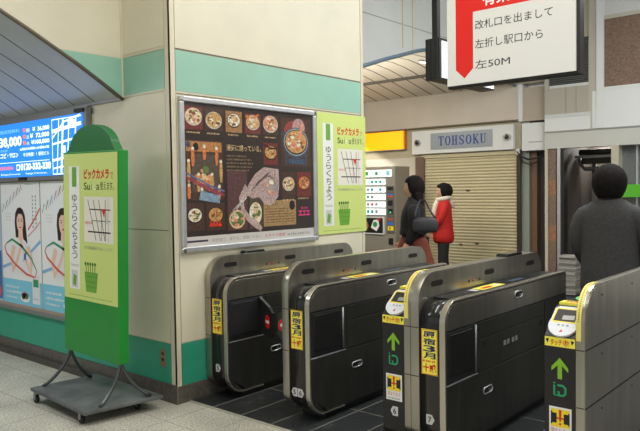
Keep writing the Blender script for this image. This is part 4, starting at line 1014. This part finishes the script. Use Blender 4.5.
def person(name, label, loc, heading, H, arms, stance, S=1., cat='person'):
    """continuous body: pelvis, spine, neck, legs, arms, palms and five fingers; arms: list of (elbow, wrist, hand dir)"""
    t = thing(name, loc, label, cat)
    M = Matrix.Translation(loc) @ Matrix.Rotation(heading, 4, 'Z') @ Matrix.Scale(S, 4)
    k = H/1.70
    N = []; E = []
    def nd(p, rx, ry=None, pr=None):
        N.append((Vector(p)*1.0, rx, ry or rx)); i = len(N)-1
        if pr is not None: E.append((pr, i))
        return i
    pel = nd((0, 0, .93*k), .125*k, .10*k)
    sp = nd((0.005, 0, 1.08*k), .112*k, .088*k, pel); ch = nd((0, 0, 1.24*k), .115*k, .088*k, sp); up = nd((-.01, 0, 1.36*k), .070*k, .058*k, ch); nk = nd((-.005, 0, 1.47*k), .052*k, .052*k, up); nd((.01, 0, 1.54*k), .05*k, .05*k, nk)
    for sy, (fx, kx) in zip((1, -1), stance):
        hip = nd((0, sy*.085*k, .86*k), .088*k, .088*k, pel); kn = nd((kx, sy*.09*k, .48*k), .056*k, .056*k, hip); cf = nd((kx*.4+fx*.6, sy*.09*k, .32*k), .052*k, .052*k, kn); an = nd((fx, sy*.09*k, .09*k), .036*k, .036*k, cf); nd((fx+.02, sy*.092*k, .045*k), .036*k, .032*k, an); nd((fx+.14, sy*.10*k, .035*k), .034*k, .026*k, len(N)-1)
    skin = mat('skin_tone', (216, 172, 142), .5)
    for sy, (el, wr, hd) in zip((1, -1), arms):
        sh = nd((-.01, sy*.160*k, 1.335*k), .046*k, .046*k, up); e_ = nd(Vector(el), .042*k, .042*k, sh); w_ = nd(Vector(wr), .027*k, .024*k, e_)
        hd = Vector(hd).normalized(); side = hd.cross(Vector((0, sy, 0))); side = (Vector((1, 0, 0)) if side.length < .2 else side.normalized())
        if side.x < 0: side = -side
        nor = hd.cross(side).normalized()
        pm = nd(Vector(wr)+hd*.05*k, .030*k, .020*k, w_); kn_ = Vector(wr)+hd*.09*k
        for q, (o, ln) in enumerate(((.030, .070), (.010, .080), (-.010, .074), (-.028, .056))):
            b0 = nd(kn_+side*o*k, .009*k, .009*k, pm); inward = Vector((0, -sy, 0))
            b1 = nd(kn_+side*o*k+hd*ln*.45*k+inward*.010*k, .0085*k, .0085*k, b0); nd(kn_+side*o*k+hd*ln*.85*k+inward*.03*k, .0075*k, .0075*k, b1)
        th = nd(Vector(wr)+hd*.035*k+side*.035*k, .011*k, .011*k, pm); nd(Vector(wr)+hd*.075*k+side*.055*k+Vector((0, -sy*.012, 0)), .009*k, .009*k, th)
    V, F = skin_mesh(N, E, 0, 2)
    b = PB(M); b.add(V, F, skin); face_head(b, 1.585*k, skin, k)
    b.done('body', t)
    return t, M, k
def sleeve(b, pts, rad, m): b.tube(pts, rad, m, 14)
def hair_cap(M, parent, hz, s, m, low, back, puff=1., face_open=.35, name='hair'):
    """shell of hair round the skull; `low` how far it falls, open over the face"""
    b = PB(M); n, rg = 32, 18; R = []
    for i in range(rg+1):
        t = pi/2 - (pi*.5+low)*i/rg
        ring = []
        for j in range(n):
            a = 2*pi*j/n; ct = cos(t) if t > -.15 else cos(t*1.12)
            zz = sin(t)*.135 if t > 0 else t*.165
            x, y = ct*cos(a)*.116*puff, ct*sin(a)*.104*puff
            # pull the front edge up off the face
            if cos(a) > face_open and t < .55:
                f = min(1, (cos(a)-face_open)/(1-face_open)*2.2); zz = zz*(1-f)+.058*f+.0; x = x*(1-f)+(.100*cos(a))*f; y = y*(1-f)+sin(a)*.10*f
            ring.append((x*s+back, y*s, hz+(zz+.012)*s))
        R.append(ring)
    b.rings(R, m, True, True)
    o = b.done(name, parent, 1); 
    sol = o.modifiers.new('thick', 'SOLIDIFY'); sol.thickness = .012; sol.offset = -1
    return o
HAIR = mat('black_hair', (24, 20, 19), .85, noise=.3, scale=60, bump=.5, stretch=(1, 1, .25), spec=.2)

# --- man in the dark coat, walking away through the passage
H = 1.70
t, M, k = person('person', 'person in a dark grey coat with short black hair walking away through the gates', (2.42, -2.272, .004), radians(4), H,
    [((-.02, .245, 1.10), (.14, .185, .90), (.4, -.2, -1)), ((.03, -.265, 1.10), (.16, -.22, .90), (.4, .2, -1))], [(.16, .12), (-.16, -.02)], .985)
CG = mat('coat_charcoal', (62, 62, 62), .9, noise=.25, scale=40, stretch=(1, 1, 3))
b = PB(M)
loft(b, [(.62, -.01, .175, .225), (.80, -.005, .165, .222), (1.0, 0, .15, .215), (1.15, 0, .145, .218), (1.28, -.005, .14, .226), (1.365, -.012, .126, .215), (1.425, -.015, .104, .172), (1.46, -.012, .08, .108), (1.475, -.01, .070, .076)], CG, 24, True, 2.3)
for sy, el, wr in ((1, (-.02, .245, 1.10), (.125, .19, .92)), (-1, (.03, -.265, 1.10), (.148, -.225, .92))):
    sleeve(b, [(-.012, sy*.10, 1.385), (-.015, sy*.185, 1.355), (el[0]*.5, sy*.235, 1.24), el, ((el[0]+wr[0])/2, (el[1]+wr[1])/2, (el[2]+wr[2])/2), wr], [.06, .085, .08, .068, .062, .055], CG)
b.done('coat', t, 1)
b = PB(M); loft(b, [(1.43, -.012, .085, .098), (1.47, -.012, .078, .086), (1.505, -.010, .070, .076)], mat('coat_collar', (44, 44, 45), .9), 20, False, 2); b.rings([[( -.010+.062*cos(2*pi*i/20), .068*sin(2*pi*i/20), 1.50) for i in range(20)], [(-.012+.07*cos(2*pi*i/20), .078*sin(2*pi*i/20), 1.44) for i in range(20)]], CG, False); b.done('collar', t)
TR = mat('trouser_dark', (40, 40, 44), .85)
def trousers(M, parent, k, stance, m, waist=.98):
    b = PB(M)
    loft(b, [(.80*k, 0, .12*k, .165*k), (.88*k, 0, .128*k, .168*k), (waist*k, 0, .12*k, .15*k)], m, 18)
    for sy, (fx, kx) in zip((1, -1), stance): b.tube([(0, sy*.085*k, .87*k), (kx*.5, sy*.088*k, .68*k), (kx, sy*.09*k, .48*k), (kx*.4+fx*.6, sy*.09*k, .30*k), (fx, sy*.09*k, .085*k)], [.10*k, .094*k, .084*k, .080*k, .078*k], m, 14)
    b.done('trousers', parent)
def shoes(M, parent, k, stance, m):
    for sy, (fx, kx) in zip((1, -1), stance):
        b = PB(M); R = []
        for u, w, h in ((-.075, .022, .07), (-.06, .038, .085), (0, .042, .092), (.06, .045, .075), (.13, .047, .056), (.175, .036, .045), (.195, .018, .035)):
            R.append([(fx+u*k, sy*.096*k+w*k*cos(2*pi*i/12), max(.001, .5*h*k+.5*h*k*sin(2*pi*i/12))) for i in range(12)])
        b.rings(R, m); b.done('shoe', parent)
trousers(M, t, k, [(.16, .12), (-.16, -.02)], TR); shoes(M, t, k, [(.16, .12), (-.16, -.02)], mat('shoe_black', (24, 22, 22), .4))
hair_cap(M, t, 1.59, 1.05, HAIR, .80, -.016, 1.20, .45)

# --- woman in the red jacket before the shutter
st = [(.02, .02), (-.03, -.01)]
t, M, k = person('person', 'person in a short red jacket and cream scarf standing before the cream shutter', (6.28, 1.47, .004), radians(128), 1.60,
    [((.06, .20, 1.05), (.20, .12, .92), (.4, 0, -1)), ((.02, -.205, 1.05), (.15, -.15, .90), (.3, 0, -1))], st, 1.0)
RC = mat('jacket_red', (190, 30, 22), .8, noise=.12, scale=20)
b = PB(M)
loft(b, [(.66, 0, .175, .215), (.80, 0, .165, .205), (.95, 0, .15, .192), (1.08, 0, .138, .18), (1.20, 0, .132, .186), (1.28, -.005, .118, .182), (1.335, -.01, .095, .15), (1.375, -.008, .068, .085), (1.40, -.006, .055, .06)], RC, 22, True, 2.2)
for sy, el, wr in ((1, (.06, .20, 1.05), (.18, .13, .94)), (-1, (.02, -.205, 1.05), (.13, -.155, .92))):
    sleeve(b, [(-.01, sy*.08, 1.295), (-.012, sy*.15, 1.275), (el[0]*.4, sy*.195, 1.17), el, wr], [.05, .07, .064, .058, .048], RC)
b.done('jacket', t, 1)
SCF = mat('scarf_cream', (222, 212, 192), .9, noise=.15, scale=40)
b = PB(M)
b.tube([(.095*cos(a)-.005, .095*sin(a), 1.385-.02*cos(a)) for a in [2*pi*i/18 for i in range(19)]], .036, SCF, 10, False)
b.tube([(.075, .03, 1.37), (.125, .05, 1.29), (.145, .055, 1.18), (.15, .06, 1.08)], [.035, .04, .04, .034], SCF, 10)
b.tube([(-.07, -.04, 1.38), (-.135, -.05, 1.31), (-.15, -.06, 1.24)], [.035, .045, .04], SCF, 10)
b.done('scarf', t)
trousers(M, t, k, st, mat('trouser_black', (30, 30, 32), .85), .96); shoes(M, t, k, st, mat('shoe_black', (24, 22, 22), .4))
hair_cap(M, t, 1.495, .94, HAIR, .72, -.014, 1.30, .48)
hb = (M @ Vector((.30, .04, .0))).to_3d()
tb = thing('handbag', (hb.x, hb.y, .62), 'small black bag held in front of the red jacket', 'bag')
b = MB(); b.box(hb.x-.07, hb.x+.07, hb.y-.04, hb.y+.04, .62, .82, BLACK, Matrix.Rotation(radians(128), 3, 'Z')); b.build('pouch', tb, .015)
b = MB(); c_, s_ = cos(radians(128)), sin(radians(128)); b.tube([(hb.x+.05*c_*q, hb.y+.05*s_*q, z) for q, z in ((-1, .81), (-.8, .87), (0, .90), (.8, .87), (1, .81))], .006, BLACK, 6); b.build('handle', tb)

# --- woman in black with the rust skirt
st = [(.14, .12), (-.15, -.03)]
t, M, k = person('person', 'person in a black coat and rust brown skirt walking past the vending machine', (3.26, .07, .004), radians(122), 1.66,
    [((-.03, .225, 1.10), (.10, .23, .90), (.3, 0, -1)), ((.03, -.225, 1.10), (.14, -.19, .95), (.5, 0, -1))], st)
BC_ = mat('coat_black', (30, 29, 32), .9, noise=.2, scale=30)
b = PB(M)
loft(b, [(1.03, 0, .16, .205), (1.07, 0, .152, .198), (1.12, 0, .142, .188), (1.25, 0, .14, .198), (1.33, -.008, .12, .19), (1.39, -.012, .095, .15), (1.43, -.01, .07, .09), (1.465, -.008, .06, .066)], BC_, 22, True, 2.2)
for sy, el, wr in ((1, (-.03, .225, 1.10), (.08, .23, .93)), (-1, (.03, -.225, 1.10), (.12, -.195, .97))):
    sleeve(b, [(-.01, sy*.09, 1.35), (-.012, sy*.165, 1.325), (el[0]*.5, sy*.205, 1.22), el, wr], [.055, .074, .068, .06, .05], BC_)
b.done('coat', t, 1)
b = PB(M); RS = mat('skirt_rust', (112, 52, 36), .9, noise=.2, scale=20)
loft(b, [(.20, .0, .33, .29), (.45, .0, .29, .26), (.70, 0, .235, .225), (.92, 0, .18, .195), (1.06, 0, .13, .155)], RS, 26, True, 2.1); b.done('skirt', t, 1)
shoes(M, t, k, st, mat('shoe_black', (24, 22, 22), .4))
hair_cap(M, t, 1.552, .98, HAIR, .5, -.012, 1.06, .5)
b = PB(M); loft(b, [(1.30, -.075, .045, .095), (1.38, -.06, .065, .105), (1.46, -.04, .075, .105), (1.56, -.045, .065, .10)], HAIR, 18); b.done('hair_back', t, 1)
p0 = M @ Vector((-.13, .30, 0)); a_ = radians(122)
tb = thing('shoulder_bag', (p0.x, p0.y, 1.08), 'dark grey shoulder bag hanging at the hip of the person in black', 'bag')
MB_ = Matrix.Translation((p0.x, p0.y, 0)) @ Matrix.Rotation(a_, 4, 'Z')
b = PB(MB_); BG = mat('bag_grey', (52, 52, 56), .5, noise=.25, scale=20)
loft(b, [(1.08, 0, .10, .025), (1.105, 0, .135, .042), (1.16, 0, .142, .046), (1.22, 0, .125, .04), (1.255, 0, .10, .02)], BG, 20, True, 2.6); b.done('pouch', tb, 1)
b = PB(MB_); b.tube([(.11, .0, 1.24), (.10, -.05, 1.31), (.07, -.13, 1.39), (.05, -.20, 1.425), (0, -.17, 1.42), (-.05, -.08, 1.32), (-.10, 0, 1.24)], .010, BG, 8); b.done('strap', tb)

# ================================================================== LIGHT
def area(name, loc, size, power, rot=(0, 0, 0), col=(1, .975, .93)):
    l = bpy.data.lights.new(name, 'AREA'); l.shape = 'RECTANGLE'; l.size, l.size_y = size; l.energy = power; l.color = col
    o = bpy.data.objects.new(name, l); o.location = loc; o.rotation_euler = rot; COL.objects.link(o); return o
area('ceiling_tube_and_fill', (-1.0, -1.6, CEIL-.03), (3.4, .3), 72)
area('ceiling_tube_and_fill', (-1.0, -4.4, CEIL-.03), (3.4, .3), 85)
area('ceiling_tube_and_fill', (3.4, -2.2, CEIL-.03), (3.4, .3), 105, col=(.96, .98, 1))
area('ceiling_tube_and_fill', (3.4, -5.0, CEIL-.03), (3.4, .3), 75)
area('ceiling_tube_and_fill', (3.4, -2.0, 3.8), (3.4, .3), 55, (pi, 0, 0), col=(.95, .98, 1))  # added upward fill, bounced off the ceiling onto the far walls
area('ceiling_tube_and_fill', (3.6, -3.2, 3.75), (2.6, .3), 28, (radians(62), 0, radians(-10)), col=(.93, .97, 1))  # added fill tilted at the passage bulkhead, no fixture
area('ceiling_tube_and_fill', (-1.0, -2.2, 3.8), (3.4, .3), 18, (pi, 0, 0))  # added upward fill for ceiling bounce near the pier
area('vault_tube_and_fill', (-1.9, 2.2, 2.9), (.3, 2.6), 38, col=(.95, .97, 1))
area('vault_tube_and_fill', (-1.9, 2.0, 2.8), (.3, 2.0), 18, (pi, 0, 0), col=(.95, .97, 1))  # added upward fill to brighten the left vault panels
area('vault_tube_and_fill', (4.4, 2.8, 3.2), (.4, 3.4), 90, col=(1, .95, .88))
area('vault_tube_and_fill', (4.9, 2.9, 2.65), (1.2, 3.4), 42, (pi, 0, 0), col=(1, .95, .86))  # added upward fill hung free under the vault to brighten it
area('shop_tube_light', (6.75, 3.2, 2.2), (1.6, .08), 9, (0, -.5, pi/2), col=(1, .97, .9))
area('doorway_fill_light', (7.86, -.55, 2.27), (.2, .6), 16)  # added fill to lift the dim doorway, no fitting there
area('doorway_fill_light', (7.4, -2.2, 2.2), (.3, 1.2), 9)
w = bpy.data.worlds.new('world'); SC.world = w; w.use_nodes = True
bg = w.node_tree.nodes['Background']; bg.inputs[0].default_value = (.97, .97, .95, 1); bg.inputs[1].default_value = .52

# ================================================================== CAMERA
yaw, pit, rol, f = radians(40.79011162), radians(-2.15464344), radians(-.85877526), 676.2316321
fw = Vector((cos(yaw)*cos(pit), sin(yaw)*cos(pit), sin(pit))); r = Vector((sin(yaw), -cos(yaw), 0)); u = r.cross(fw)
rr = cos(rol)*r + sin(rol)*u; uu = -sin(rol)*r + cos(rol)*u
cd = bpy.data.cameras.new('camera'); cd.sensor_width = 36; cd.sensor_fit = 'HORIZONTAL'; cd.lens = f*36/640; cd.clip_start = .05
cam = bpy.data.objects.new('camera', cd); COL.objects.link(cam)
m3 = Matrix((rr, uu, -fw)).transposed(); cam.matrix_world = Matrix.Translation((-3.00510573, -3.98928922, 1.55)) @ m3.to_4x4()
SC.camera = cam
vs = SC.view_settings; vs.view_transform = 'Standard'; vs.look = 'None'; vs.gamma = 1; vs.use_curve_mapping = False; vs.exposure = 0
SC.cycles.use_denoising = True
SC.cycles.max_bounces = 8
